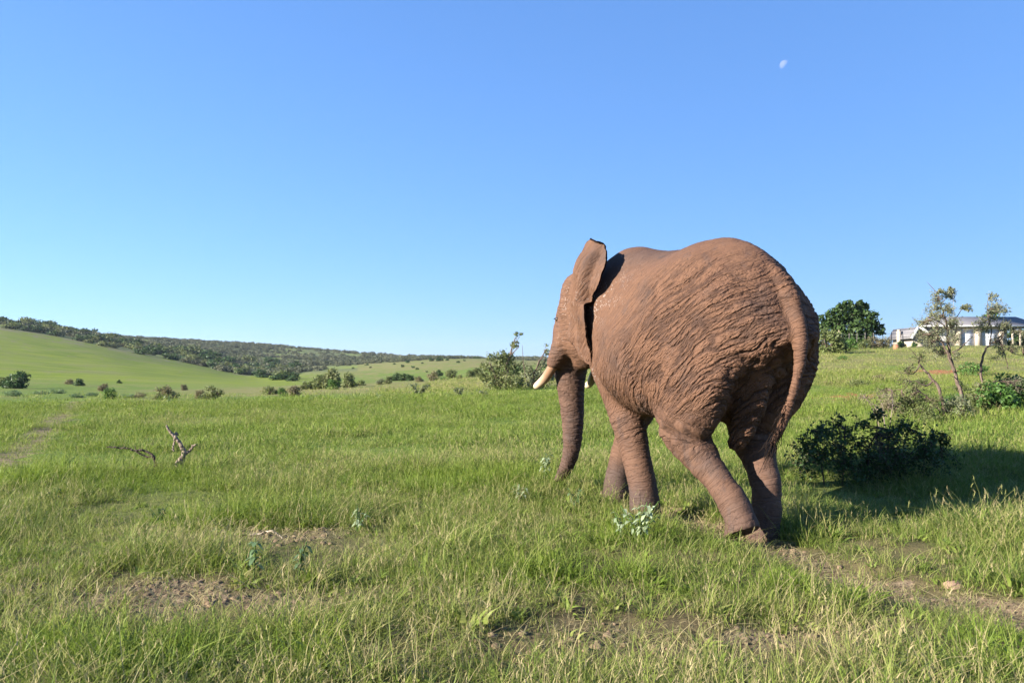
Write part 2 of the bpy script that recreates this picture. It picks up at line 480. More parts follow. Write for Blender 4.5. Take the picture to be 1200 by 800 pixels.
    tag(g, 'grassy field with bare soil patches rising into green hills', None, None, 'structure')
    return g
ground = build_ground()
import bmesh
# ------------------------------------------------------------------ the elephant: one continuous body grown from smoothly joined volumes
# local frame: x forward, y to its left, z up, origin on the ground under mid-body
EH = 0.022
ELO = np.array([-2.35, -1.15, -0.14]); EHI = np.array([2.62, 1.15, 3.3])
def spline(pts, n=28):
    p = np.asarray(pts, float); m = len(p)
    t = np.linspace(0, m - 1, n); out = []
    for u in t:
        i = min(int(u), m - 2); f = u - i
        p0 = p[max(i - 1, 0)]; p1 = p[i]; p2 = p[i + 1]; p3 = p[min(i + 2, m - 1)]
        out.append(.5 * ((2 * p1) + (-p0 + p2) * f + (2 * p0 - 5 * p1 + 4 * p2 - p3) * f * f + (-p0 + 3 * p1 - 3 * p2 + p3) * f ** 3))
    return np.array(out)
def limb_sdf(pts, P, n=28):
    """pts rows: x y z rf rl; elliptical tube, rl along y, rf across it. returns d, arc length"""
    s = spline(pts, n); c, rf, rl = s[:, :3], s[:, 3], s[:, 4]
    seg = np.diff(c, axis=0); L = np.linalg.norm(seg, axis=1); acc = np.concatenate([[0], np.cumsum(L)])
    best = np.full(len(P), 1e9); arc = np.zeros(len(P))
    ey = np.array([0, 1.0, 0])
    for i in range(len(seg)):
        q = P - c[i]; t = np.clip((q @ seg[i]) / L[i] ** 2, 0, 1)
        o = q - t[:, None] * seg[i]
        tn = seg[i] / L[i]
        l = ey - tn * (ey @ tn); l /= np.linalg.norm(l); f = np.cross(l, tn)
        a = rf[i] + (rf[i + 1] - rf[i]) * t; b = rl[i] + (rl[i + 1] - rl[i]) * t
        of = o @ f; ol = o @ l; ot = o @ tn; r = np.minimum(a, b)
        d = (np.sqrt((of / a) ** 2 + (ol / b) ** 2 + (ot / r) ** 2) - 1) * r
        m = d < best
        best = np.where(m, d, best); arc = np.where(m, acc[i] + t * L[i], arc)
    return best, arc
TX    = [-1.86,-1.78,-1.66,-1.5,-1.3,-1.1,-.85,-.55,-.25,.0,.3,.6,.85,1.05,1.3,1.5,1.6]
TTOP  = [2.02, 2.24, 2.45, 2.68,2.88,2.99,3.06,3.06,3.01,3.01,3.07,3.15,3.17,3.10,2.94,2.82,2.72]
TBOT  = [1.98, 1.88, 1.78, 1.66,1.50,1.32,1.17,1.11,1.10,1.11,1.16,1.24,1.38,1.62,1.85,2.0,2.05]
TW    = [.10,  .27,  .41,  .52, .62, .72, .82, .88, .91, .92,.86,.72,.60,.52,.46,.42,.38]
def torso_sdf(P):
    x, y, z = P[:, 0], P[:, 1], P[:, 2]
    xc = np.clip(x, TX[0], TX[-1])
    def cub(vals):
        xs = np.linspace(TX[0], TX[-1], 240); v = np.interp(xs, TX, vals)
        k = np.exp(-.5 * (np.arange(-12, 13) / 5.0) ** 2); k /= k.sum()
        v = np.convolve(np.pad(v, 12, mode='edge'), k, 'valid')
        return np.interp(xc, xs, v)
    top, bot, w = cub(TTOP), cub(TBOT), cub(TW)
    zc = bot + (top - bot) * .46
    up = z > zc
    b = np.where(up, top - zc, zc - bot)
    t = np.clip((z - zc) / b, -1.2, 1.2)
    rear = 1 - smooth01(-1.4, -.6, x)
    ww = w * (1 - np.where(up, (.10 + .10 * rear) * t, 0))
    # a roof-like back: the exponent above falls below two
    e = np.where(up, 1.78 - .1 * rear, 2.5)
    q = (np.abs(y / ww) ** e + np.abs((z - zc) / b) ** e) ** (1 / e)
    d = (q - 1) * np.minimum(ww, b)
    over = np.maximum(TX[0] - x, x - TX[-1])
    return np.where(over > 0, np.sqrt(np.maximum(d, 0) ** 2 + over ** 2), d)
def smin(a, b, k):
    h = np.clip(.5 + .5 * (b - a) / k, 0, 1)
    return b + (a - b) * h - k * h * (1 - h)
# limbs: x y z rf rl
LEGS = {
 'lf': [(.84,.36,2.35,.28,.20),(.76,.40,1.9,.30,.23),(.55,.385,1.45,.24,.21),(.37,.375,1.05,.205,.185),(.24,.36,.68,.182,.172),(.15,.34,.36,.178,.17),(.13,.33,.12,.195,.185),(.13,.33,.02,.195,.19)],
 'rf': [(.86,-.38,2.35,.28,.20),(.84,-.44,1.9,.29,.24),(1.00,-.45,1.45,.225,.21),(1.28,-.40,1.05,.205,.185),(1.43,-.34,.68,.182,.17),(1.52,-.31,.36,.178,.17),(1.57,-.30,.12,.20,.185),(1.58,-.30,.02,.20,.19)],
 'lh': [(-1.05,.36,2.25,.52,.30),(-.92,.46,1.75,.50,.31),(-.77,.47,1.34,.44,.275),(-.69,.45,1.08,.305,.235),(-.85,.41,.83,.205,.19),(-1.08,.37,.61,.158,.16),(-1.26,.345,.42,.160,.155),(-1.36,.335,.24,.175,.165),(-1.385,.33,.10,.195,.18),(-1.385,.33,-.06,.20,.18)],
 'rh': [(-1.10,-.34,2.25,.50,.27),(-1.02,-.45,1.75,.50,.31),(-.88,-.40,1.34,.40,.275),(-.82,-.34,1.08,.285,.235),(-.95,-.29,.80,.205,.185),(-1.10,-.25,.52,.165,.16),(-1.14,-.22,.25,.165,.16),(-1.10,-.21,.08,.185,.18),(-1.09,-.21,-.05,.185,.18)],
}
TRUNK = [(1.98,.0,2.32,.33,.33),(2.14,.0,1.98,.29,.30),(2.20,.0,1.66,.225,.235),(2.18,.0,1.30,.175,.185),(2.13,.01,.95,.148,.158),(2.12,.03,.65,.125,.132),(2.17,.06,.42,.105,.11),(2.28,.09,.25,.082,.09),(2.34,.11,.18,.06,.075)]
TAIL = [(-1.48,.01,2.62,.09,.09),(-1.64,.03,2.44,.10,.09),(-1.77,.05,2.24,.105,.09),(-1.87,.08,2.0,.085,.075),(-1.90,.12,1.72,.066,.064),(-1.87,.19,1.42,.056,.058),(-1.81,.26,1.16,.047,.050),(-1.76,.31,1.0,.036,.040)]
BALLS = [  # centre, radii, group
 ((1.70,0,2.50),(.44,.40,.46)), ((1.93,0,2.40),(.27,.30,.40)), ((1.80,.13,2.72),(.26,.20,.22)), ((1.80,-.13,2.72),(.26,.20,.22)),
 ((1.72,0,2.06),(.34,.33,.34)), ((1.88,0,1.80),(.22,.16,.15)),
]
CAPS = [
 [(1.0,0,2.40,.55,.50),(1.35,0,2.40,.50,.42),(1.7,0,2.36,.44,.36)],
 [(1.92,.22,2.16,.17,.16),(2.03,.27,1.93,.155,.145),(2.11,.315,1.76,.115,.11)],
 [(1.92,-.22,2.16,.17,.16),(2.03,-.29,1.93,.155,.145),(2.11,-.37,1.76,.115,.11)],
 [(-1.32,.05,1.85,.22,.14),(-1.24,.06,1.45,.18,.14),(-1.12,.06,1.12,.13,.12),(-1.03,.05,.95,.09,.09)],
]
def elephant_sdf(P, want=False):
    dt = torso_sdf(P)
    d = dt.copy()
    neck, _ = limb_sdf(CAPS[0], P, 12); d = smin(d, neck, .14)
    head = np.full(len(P), 9.0)
    for c, r in BALLS:
        q = np.sqrt((((P - c) / r) ** 2).sum(1)); head = smin(head, (q - 1) * min(r), .10)
    for cp in CAPS[1:3]:
        head = smin(head, limb_sdf(cp, P, 10)[0], .08)
    d = smin(d, head, .10)
    peri, _ = limb_sdf(CAPS[3], P, 12); d = smin(d, peri, .07)
    limb_d = np.full(len(P), 9.0); ring = np.zeros(len(P)); amp = np.zeros(len(P))
    for k, pts in LEGS.items():
        dl, a = limb_sdf(pts, P)
        d = smin(d, dl, .10 if k[1] == 'f' else .09)
        m = dl < limb_d; limb_d = np.where(m, dl, limb_d); ring = np.where(m, a, ring)
    sole = (.03 + (-1.2 - P[:, 0]) * .50 - P[:, 2]) * .9
    d = np.where((P[:, 1] > .12) & (P[:, 0] < -1.0) & (P[:, 2] < .5), np.maximum(d, sole), d)
    tr, a = limb_sdf(TRUNK, P, 34); d = smin(d, tr, .07)
    trw = smooth01(.07, .0, tr) * smooth01(2.15, 1.75, P[:, 2]); 
    ta, a2 = limb_sdf(TAIL, P, 24); d = smin(d, ta, .028)
    # hollow at the temple and under the cheek, crease of the groin
    for c, r, s in [((1.64,.42,2.60),(.10,.15,.27),.16), ((1.86,.33,2.22),(.12,.05,.12),.02),
                    ((-.12,.88,2.35),(.34,.25,.30),.055), ((.38,.70,2.62),(.16,.25,.34),.04), ((-1.30,.0,2.35),(.16,.10,.16),.0),
                    ((-.12,-.88,2.35),(.34,.25,.30),.055), ((.38,-.70,2.62),(.16,.25,.34),.04),
                    ((-.78,.46,2.74),(.22,.16,.16),-.05), ((-.78,-.46,2.74),(.22,.16,.16),-.05),
                    ((.78,.50,2.45),(.16,.22,.34),-.045), ((.20,.86,1.62),(.45,.2,.28),-.04)]:
        q = np.sqrt((((P - c) / r) ** 2).sum(1)); d = d + s * np.exp(-q * q)
    # creases: in front of the thigh, behind the elbow, below the buttock
    for ca, cb, w, s in [((-.34,.92,2.05),(-.38,.70,1.22),.06,.05), ((.52,.62,1.95),(.30,.66,1.42),.05,.045), ((-1.42,.30,1.75),(-1.02,.34,1.28),.07,.045), ((-.52,.74,1.06),(-.95,.62,1.02),.05,.03)]:
        ca = np.array(ca); ab = np.array(cb) - ca
        t = np.clip(((P - ca) @ ab) / (ab @ ab), 0, 1); q = np.linalg.norm(P - ca - t[:, None] * ab, axis=1) / w
        d = d + s * np.exp(-q * q) * np.sin(np.pi * (.1 + .8 * t))
    d = np.maximum(d, -.07 - P[:, 2] - .02)
    if not want: return d
    taw = smooth01(.05, .0, ta) * smooth01(2.5, 2.2, P[:, 2])
    z = P[:, 2]
    wleg = smooth01(-.02, .08, dt) * smooth01(.10, .01, limb_d) * smooth01(1.45, 1.05, z)
    return d, dict(leg=wleg, trunk=trw, tail=taw, ring=np.where(trw > .5, a, np.where(taw > .5, a2, ring)))

def surface_nets(Fv, lo, h):
    nx, ny, nz = Fv.shape
    ins = Fv < 0
    cnt = np.zeros((nx - 1, ny - 1, nz - 1), np.int8)
    corners = [(i, j, k) for i in (0, 1) for j in (0, 1) for k in (0, 1)]
    for i, j, k in corners: cnt += ins[i:nx - 1 + i, j:ny - 1 + j, k:nz - 1 + k]
    act = np.argwhere((cnt > 0) & (cnt < 8))
    idx = np.full(cnt.shape, -1, np.int64); idx[tuple(act.T)] = np.arange(len(act))
    S = np.zeros((len(act), 3)); C = np.zeros(len(act))
    for a in range(3):
        o1, o2 = [b for b in range(3) if b != a]
        for u in (0, 1):
            for v in (0, 1):
                p = act.copy(); p[:, o1] += u; p[:, o2] += v
                q = p.copy(); q[:, a] += 1
                f0 = Fv[tuple(p.T)]; f1 = Fv[tuple(q.T)]
                m = (f0 < 0) != (f1 < 0)
                t = np.where(m, f0 / np.where(m, f0 - f1, 1), 0)
                pt = p.astype(float); pt[:, a] += t
                S += np.where(m[:, None], pt, 0); C += m
    V = S / C[:, None] * h + lo
    quads = []
    for a in range(3):
        o1, o2 = [(1, 2), (2, 0), (0, 1)][a]
        sl0 = [slice(None)] * 3; sl1 = [slice(None)] * 3
        sl0[a] = slice(0, -1); sl1[a] = slice(1, None)
        A = ins[tuple(sl0)]; B = ins[tuple(sl1)]
        e = np.argwhere(A != B)
        ok = (e[:, o1] > 0) & (e[:, o2] > 0) & (e[:, o1] < Fv.shape[o1] - 1) & (e[:, o2] < Fv.shape[o2] - 1)
        e = e[ok]; inside0 = A[tuple(e.T)]
        def cell(u, v):
            c = e.copy(); c[:, o1] -= u; c[:, o2] -= v
            return idx[tuple(c.T)]
        q = np.stack([cell(1, 1), cell(0, 1), cell(0, 0), cell(1, 0)], 1)
        q = np.where(inside0[:, None], q, q[:, ::-1])
        quads.append(q)
    return V, np.concatenate(quads)

def ear_surface(side):
    """a fan of skin hinged on the side of the head, grown as a thin closed sheet; side +1 left"""
    nv, nu = 84, 36
    v = np.linspace(0, 1, nv)
    z = 1.76 + v * (1.50 if side > 0 else 1.32)
    hx = np.interp(v, [0, .2, .5, .8, 1], [1.52, 1.52, 1.50, 1.42, 1.36])           # hinge line along the head
    hy = np.interp(v, [0, .2, .5, .8, 1], [.42, .46, .47, .41, .31])
    W = np.interp(v, [0, .04, .12, .28, .45, .50, .54, .60, .72, .84, .93, .98, 1], [.78, .86, .92, .95, .93, .84, .88, 1.0, 1.05, .97, .82, .64, .54])
    W0 = np.interp(v, [0, .05, .2, .38, .85, .94, 1], [.68, .56, .30, 0, 0, .12, .33])
    k = np.exp(-.5 * (np.arange(-2, 3) / .8) ** 2); k /= k.sum()
    W = np.convolve(np.pad(W, 2, mode='edge'), k, 'valid')
    U = np.linspace(0, 1, nu)
    W = W + .025 * noise3(np.stack([v * 14, v * 0 + side, v * 0], 1)) + .02 * noise3(np.stack([v * 37, v * 0 + side, v * 0 + 5], 1))
    Pm = np.zeros((nv, nu, 3))
    for i in range(nv):
        flare = np.interp(v[i], [0, .3, .5, .7, 1], [.24, .25, .26, .26, .22]) + (0 if side > 0 else -.12)
        for j, u in enumerate(U):
            w = W0[i] + u * (W[i] - W0[i])
            # first out from the head, then swept back
            out = .05 * math.sin(min(w * 3, 1.57)) + w * math.sin(flare) + .05 * math.sin(u * 5.5 + v[i] * 7) * u * min(1, (1 - v[i]) * 4)
            back = w * math.cos(flare)
            zz = z[i] - .10 * u * (1 - v[i]) + .04 * math.sin(v[i] * 9 + 1) * u * min(1, (1 - v[i]) * 4)
            fold = .045 * math.exp(-((w - .30 - .25 * v[i]) / .07) ** 2) + .05 * math.exp(-((w - .62 - .10 * v[i]) / .07) ** 2) - .05 * math.exp(-((w - .78 - .05 * v[i]) / .05) ** 2) * (v[i] > .5) + .014 * math.exp(-((v[i] - .88 + .35 * w) / .018) ** 2) * (.2 < w < .8) - .05 * math.exp(-((w - .16) / .08) ** 2) * (v[i] > .3)
            out += 1.5 * fold * min(1, v[i] * 5) * min(1, (1 - v[i]) * 5)
            if u > .8 and .5 < v[i] < .93: out -= .9 * (u - .8) ** 1.2 * .5          # the free edge of the upper lobe curls in
            if v[i] > .78:  # the upper rim rolls over outwards and forwards
                rr = (v[i] - .78) / .22
                out += .09 * rr * rr * u; back -= .04 * rr * u; zz -= .03 * rr * rr * u
            Pm[i, j] = (hx[i] - back, side * (hy[i] + out), zz)
    return Pm
EAR_FLARE = 0.03
def ear_mesh(side):
    A = ear_surface(side)
    nv, nu, _ = A.shape
    du = np.gradient(A, axis=1); dv = np.gradient(A, axis=0)
    N = np.cross(du, dv); N /= np.linalg.norm(N, axis=2)[..., None] + 1e-9
    uu = np.linspace(0, 1, nu)[None, :]; vv = np.linspace(0, 1, nv)[:, None]
    th = (.032 * (1 - uu) + .011) * np.sqrt(np.clip(np.minimum(np.minimum(1 - uu, .15) / .15, np.minimum(np.minimum(vv, 1 - vv), .05) / .05), .02, 1))
    g = np.stack([np.full((nv, nu), 0.0), A[..., 2] * 5, A[..., 0] * 5], -1)
    nz = noise3(g)[..., None] * .012
    f, b = A + N * (th[..., None] + nz), A - N * (th[..., None] - nz)
    V = np.concatenate([f.reshape(-1, 3), b.reshape(-1, 3)])
    i, j = np.meshgrid(np.arange(nv - 1), np.arange(nu - 1), indexing='ij'); a = (i * nu + j).ravel()
    q = np.stack([a, a + 1, a + nu + 1, a + nu], 1)
    o = nv * nu
    qs = [q, (q + o)[:, ::-1]]
    def rim(ids):
        ids = np.asarray(ids); return np.stack([ids[1:], ids[:-1], ids[:-1] + o, ids[1:] + o], 1)
    qs.append(rim(np.arange(nu))); qs.append(rim((np.arange(nv) * nu + nu - 1)))
    qs.append(rim(((nv - 1) * nu + np.arange(nu))[::-1])); qs.append(rim((np.arange(nv) * nu)[::-1]))
    Q = np.concatenate(qs)
    # weld the seams and turn every face outwards
    bm = bmesh.new(); vs_ = [bm.verts.new(c) for c in V]
    for q_ in Q:
        try: bm.faces.new([vs_[i] for i in q_])
        except ValueError: pass
    bmesh.ops.recalc_face_normals(bm, faces=bm.faces[:])
    bm.verts.index_update()
    Q = np.array([[v.index for v in f.verts] for f in bm.faces])
    bm.free()
    return V, Q

def skin_material():
    k = NT('wrinkled red-dusted hide')
    P = k.obj()
    wv = k.attr('fold', 'Vector'); lv = k.attr('ringv', 'Vector'); limb = k.attr('limb'); amp = k.attr('amp'); ear = k.attr('ear')
    warp = k.n('ShaderNodeVectorMath', operation='SCALE'); k.l(k.n('ShaderNodeTexNoise').outputs[1], warp.inputs[0])
    wn_ = warp.inputs[0].links[0].from_node; k.l(P, wn_.inputs[0]); wn_.inputs['Scale'].default_value = 6.0; wn_.inputs['Detail'].default_value = 3
    def cells(vec, sc, wa):
        sub = k.n('ShaderNodeVectorMath', operation='MULTIPLY_ADD'); k.l(wn_.outputs[1], sub.inputs[0])
        sub.inputs[1].default_value = (wa,) * 3; k.l(vec, sub.inputs[2])
        mp = k.n('ShaderNodeMapping'); mp.inputs['Scale'].default_value = sc; k.l(sub.outputs[0], mp.inputs[0])
        v = k.voro(mp.outputs[0], 1.0)
        nn = k.noise(mp.outputs[0], 1.3, 3, .6)
        ml = k.n('ShaderNodeMapping'); ml.inputs['Scale'].default_value = (sc[0] * .66, sc[1] * .26, sc[2] * .26); k.l(sub.outputs[0], ml.inputs[0])
        ln = k.noise(ml.outputs[0], 1.0, 1.3, .4)
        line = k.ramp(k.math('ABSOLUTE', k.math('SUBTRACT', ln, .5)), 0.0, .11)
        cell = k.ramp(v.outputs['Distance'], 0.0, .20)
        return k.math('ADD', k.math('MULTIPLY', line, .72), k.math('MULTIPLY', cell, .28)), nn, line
    t1, tn1, tl1 = cells(wv, (27, 10.5, 10.5), .055)
    t2, tn2, tl2 = cells(wv, (64, 34, 34), .025)
    l1, ln1, ll1 = cells(lv, (24, 10, 10), .07)
    l2, ln2, ll2 = cells(lv, (52, 15, 15), .03)
    big = k.mixf(limb, k.math('ADD', k.math('MULTIPLY', t1, .75), k.math('MULTIPLY', tn1, .40)), k.math('ADD', k.math('MULTIPLY', l1, .65), k.math('MULTIPLY', ln1, .45)))
    fine = k.mixf(limb, t2, l2)
    micro = k.voro(P, 150, 'F1').outputs['Distance']
    grain = k.noise(P, 38, 5, .7)
    hb = k.math('MULTIPLY', big, amp)
    hf = k.math('MULTIPLY', fine, k.math('ADD', k.math('MULTIPLY', amp, .75), .12))
    H = k.math('ADD', k.math('MULTIPLY', hb, .027), k.math('ADD', k.math('MULTIPLY', hf, .009), k.math('ADD', k.math('MULTIPLY', micro, -.0012), k.math('MULTIPLY', grain, .004))))
    disp = k.n('ShaderNodeDisplacement'); disp.inputs['Midlevel'].default_value = 0.0; disp.inputs['Scale'].default_value = 1.0
    k.l(k.math('SUBTRACT', H, .022), disp.inputs['Height']); k.l(disp.outputs[0], k.out.inputs['Displacement'])
    k.m.displacement_method = 'BOTH'
    # colour: red earth dust over grey-brown hide, thin in the cracks and on wet or rubbed places; crease shade is painted in too
    n1 = k.noise(P, 1.7, 6, .6); n2 = k.noise(P, 7, 6, .65)
    dust = k.mix(n2, (.086, .042, .024), (.142, .075, .045))
    bare_ = k.mix(n2, (.050, .031, .025), (.085, .057, .047))
    up = k.attr('dark_hide')
    mv = k.n('ShaderNodeMapping'); mv.inputs['Scale'].default_value = (2.6, 2.6, .8); k.l(P, mv.inputs[0])
    n3 = k.noise(mv.outputs[0], 2.2, 6, .65)
    f = k.math('ADD', k.math('ADD', k.ramp(n1, .50, .72, 0, .6), k.ramp(n3, .54, .70, 0, .55)), up, clamp=True)
    col = k.mix(f, dust, bare_)
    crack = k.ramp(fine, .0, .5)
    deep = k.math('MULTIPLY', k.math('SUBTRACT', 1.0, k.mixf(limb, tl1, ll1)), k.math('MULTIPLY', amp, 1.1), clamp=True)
    col = k.mix(k.math('MULTIPLY', deep, .65), col, (.028, .015, .011))  # fold lines darkened in colour: undusted skin plus painted shade between ridges
    col = k.mix(k.math('MULTIPLY', k.math('SUBTRACT', 1.0, crack), .45), col, (.032, .017, .012))  # fine cracks: the same darkening, painted into the colour
    # dried flecks of pale mud
    fl = k.n('ShaderNodeMapping'); fl.inputs['Scale'].default_value = (1, 1, .75); k.l(P, fl.inputs[0])
    vv = k.voro(fl.outputs[0], 46, 'F1')
    fm = k.math('MULTIPLY', k.ramp(vv.outputs['Distance'], .36, .20), k.ramp(k.noise(P, 5.5, 4, .7), .47, .58))
    fm = k.math('MULTIPLY', fm, k.attr('fleck'))
    col = k.mix(fm, col, (.38, .335, .31))
    vd = k.voro(P, 21, 'F1'); dm = k.math('MULTIPLY', k.ramp(vd.outputs['Distance'], .24, .12), k.ramp(k.noise(P, 4.2, 4, .7), .52, .60))
    col = k.mix(k.math('MULTIPLY', dm, .7), col, (.03, .02, .017))
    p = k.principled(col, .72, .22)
    k.l(k.math('ADD', .62, k.math('MULTIPLY', n2, .3)), p.inputs['Roughness'])
    return k.m

def build_elephant(loc, heading):
    root = empty('elephant', loc, heading)
    n = np.ceil((EHI - ELO) / EH).astype(int) + 1
    xs = [ELO[a] + EH * np.arange(n[a]) for a in range(3)]
    # coarse pass finds the shell, fine pass fills it
    st = 4
    cx = [x[::st] for x in xs]
    G = np.stack(np.meshgrid(*cx, indexing='ij'), -1)
    Dc = elephant_sdf(G.reshape(-1, 3)).reshape(G.shape[:3])
    Fv = np.repeat(np.repeat(np.repeat(Dc, st, 0), st, 1), st, 2)[:n[0], :n[1], :n[2]]
    pad = [(0, n[a] - Fv.shape[a]) for a in range(3)]
    Fv = np.pad(Fv, pad, mode='edge')
    near = np.argwhere(np.abs(Fv) < st * EH * 2.2)
    Pn = near * EH + ELO
    out = np.empty(len(Pn))
    for s in range(0, len(Pn), 200000): out[s:s + 200000] = elephant_sdf(Pn[s:s + 200000])
    Fv[tuple(near.T)] = out
    Fv[0] = Fv[-1] = 1; Fv[:, 0] = Fv[:, -1] = 1; Fv[:, :, 0] = Fv[:, :, -1] = 1
    V, Q = surface_nets(Fv, ELO, EH)
    d, info = elephant_sdf(V, True)
    nb = len(V)
    Vs, Qs, ears = [V], [Q], [np.zeros(nb)]
    for side in (1, -1):
        ev, eq = ear_mesh(side)
        Qs.append(eq + sum(len(a) for a in Vs)); Vs.append(ev); ears.append(np.ones(len(ev)))
    V = np.concatenate(Vs); ear = np.concatenate(ears)
    ext = lambda a, f=0.0: np.concatenate([a, np.full(len(V) - nb, f)])
    leg, tr, ta = ext(info['leg']), ext(info['trunk']), ext(info['tail'])
    ring = ext(info['ring'])
    x, y, z = V.T
    # big soft folds: sagging skin on the flank, behind the knee and over the elbow
    xx = np.clip(x, -1.9, 1.2)
    gphi = np.interp(xx, [-1.9, -1.3, -.7, -.2, .4, 1.2], [-.80, -.52, -.12, .32, 1.0, 2.0])
    phi = gphi + .80 * z + .05 * noise3(V * 2.2)
    psi = x * .75 - z * .62
    fold = np.stack([phi, psi, y], 1)
    limb = np.clip(leg + tr + ta, 0, 1)
    ringv = np.stack([ring * (1 + .1 * tr + .6 * ta) + .03 * noise3(V * 5.0), x, y], 1)
    rump = smooth01(.1, -.7, x) * smooth01(2.95, 2.45, z)
    flank = smooth01(.9, .2, x) * smooth01(2.5, 1.6, z)
    amp = .20 + .78 * rump + .38 * flank * (1 - rump)
    amp = amp * (1 - leg) + leg * (.22 + .45 * smooth01(.70, 1.05, z))
    amp = amp * (1 - tr) + tr * .5
    amp = amp * (1 - ta) + ta * .42
    headw = smooth01(1.3, 1.6, x) * smooth01(1.6, 1.8, z)
    amp = np.where(headw > 0, amp * (1 - headw) + headw * .34, amp)
    amp = amp * (1 - ear) + ear * .22
    soft = rump * .018 * noise3(np.stack([phi * 7.5, psi * 2.0, y * 2.0], 1)) + .012 * noise3(V * 3.1) * (1 - limb)
    soft *= (1 - ear)
    me = bpy.data.meshes.new('body')
    allq = np.concatenate(Qs)
    me.vertices.add(len(V)); me.loops.add(allq.size); me.polygons.add(len(allq))
    me.loops.foreach_set('vertex_index', allq.astype(np.int32).ravel())
    me.polygons.foreach_set('loop_start', (np.arange(len(allq)) * 4).astype(np.int32))
    me.polygons.foreach_set('use_smooth', np.ones(len(allq), bool))
    me.vertices.foreach_set('co', V.astype(np.float32).ravel())
    me.update(calc_edges=True)
    nor = np.zeros(len(V) * 3, np.float32); me.vertices.foreach_get('normal', nor); nor = nor.reshape(-1, 3)
    V2 = V + nor * soft[:, None]
    me.vertices.foreach_set('co', V2.astype(np.float32).ravel())
    fleck = np.exp(-(((x - .95) / .35) ** 2 + ((z - 2.3) / .45) ** 2)) + .8 * np.exp(-(((x - .45) / .35) ** 2 + ((z - 2.55) / .25) ** 2)) + .6 * np.exp(-(((x - 1.7) / .25) ** 2 + ((z - 2.4) / .4) ** 2)) + .8 * np.exp(-(((x - .8) / .2) ** 2 + ((z - 1.75) / .35) ** 2))
    fleck = np.clip(fleck, 0, 1) * (1 - .75 * ear)
    bh = .75 * np.exp(-(((x - .2) / .7) ** 2 + ((z - 2.98) / .16) ** 2)) + .65 * smooth01(.6, .2, z) * (np.abs(y + .3) < .25) * (x > .9) + .5 * tr + .45 * smooth01(.7, .1, z) + .25 * leg + .35 * smooth01(.25, .75, -y) * 0  # darker, greyer hide on back ridge, trunk, legs and towards the feet
    for nm, val in (('limb', limb), ('amp', amp), ('ear', ear), ('fleck', fleck), ('dark_hide', np.clip(bh, 0, 1))):
        a = me.attributes.new(nm, 'FLOAT', 'POINT'); a.data.foreach_set('value', np.ascontiguousarray(val, np.float32))
    for nm, val in (('fold', fold), ('ringv', ringv)):
        a = me.attributes.new(nm, 'FLOAT_VECTOR', 'POINT'); a.data.foreach_set('vector', np.ascontiguousarray(val, np.float32).ravel())
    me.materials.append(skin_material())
    body = bpy.data.objects.new('body', me); COL.objects.link(body); body.parent = root
    ss = body.modifiers.new('Subdivision', 'SUBSURF'); ss.levels = 0; ss.render_levels = 1
    # tusks
    kt = NT('stained ivory'); P = kt.obj()
    st_ = kt.n('ShaderNodeSeparateXYZ'); kt.l(P, st_.inputs[0])
    c = kt.mix(kt.noise(P, 9, 5, .6), (.40, .29, .18), (.60, .50, .37))
    c = kt.mix(kt.ramp(kt.math('ADD', st_.outputs[0], kt.math('MULTIPLY', kt.noise(P, 14, 4), .1)), 2.52, 2.22), c, (.22, .125, .075))
    kt.principled(c, .45, .4)
    for s, y0, y1 in ((1, .315, .37), (-1, -.385, -.45)):
        pts = spline([(2.02, y0 * .93, 1.92), (2.12, y0, 1.73), (2.28, (y0 + y1) / 2, 1.56), (2.41, y1, 1.47), (2.52, y1, 1.43)], 16)
        rad = np.interp(np.linspace(0, 1, 16), [0, .5, .85, .95, 1], [.070, .062, .048, .038, .016])
        mb = MB(); mb.tube(pts, rad, 18)
        t = mb.build('tusk', kt.m, root, True)
    # eye on the left side
    ke = NT('dark wet eye'); ke.principled((.03, .018, .01), .12, .6)
    for s in (1, -1):
        bm = bmesh_sphere(.03, 14)
        e = bpy.data.objects.new('eye', bm); bm.materials.append(ke.m); COL.objects.link(e); e.parent = root
        e.location = (2.02, s * .315, 2.33)
    # tail hair: coarse dark bristles
    mb = MB()
    end = np.array(TAIL[-1][:3]); base = np.array(TAIL[-3][:3])
    for i in range(90):
        f = rng.random()
        b = end * f + base * (1 - f) + rng.normal(size=3) * np.array([.012, .025, .02])
        L = .14 + .18 * rng.random()
        dirv = np.array([.15 + rng.normal() * .12, .40 + rng.normal() * .16, -1.0]); dirv /= np.linalg.norm(dirv)
        p1 = b + dirv * L * .5 + rng.normal(size=3) * .012; p2 = b + dirv * L + rng.normal(size=3) * .03
        mb.tube([b, p1, p2], [.0035, .003, .0012], 4)
    kh = plain('black bristle', (.016, .011, .009), .95, .05, .3)
    mb.build('tail_hair', kh, root)
    # toenails
    kn = plain('horny nail', (.20, .13, .09), .5, .35, .3, 30)
    for fx, fy, fz, r0 in ((.13, .33, .045, .20), (1.56, -.30, .045, .205), (-1.09, -.21, -.02, .19)):
        for a in (-.75, -.25, .25, .75):
            me_ = bmesh_sphere(1.0, 10)
            o = bpy.data.objects.new('toenail', me_); me_.materials.append(kn); COL.objects.link(o); o.parent = root
            o.scale = (.022, .042, .05); o.location = (fx + math.cos(a) * r0 * .97, fy + math.sin(a) * r0 * .97, fz); o.rotation_euler = (0, 0, a)
    tag(root, 'big red dusted bull elephant walking away through the grass', 'elephant')
    return root
import bmesh
def bmesh_sphere(r, n):
    bm = bmesh.new(); bmesh.ops.create_uvsphere(bm, u_segments=n, v_segments=n // 2 + 2, radius=r)
    me = bpy.data.meshes.new('sphere'); bm.to_mesh(me); bm.free()
    me.polygons.foreach_set('use_smooth', np.ones(len(me.polygons), bool))
    return me
E_LOC, E_HEAD = (1.825, 9.24, 0.0), R(90 + 28)
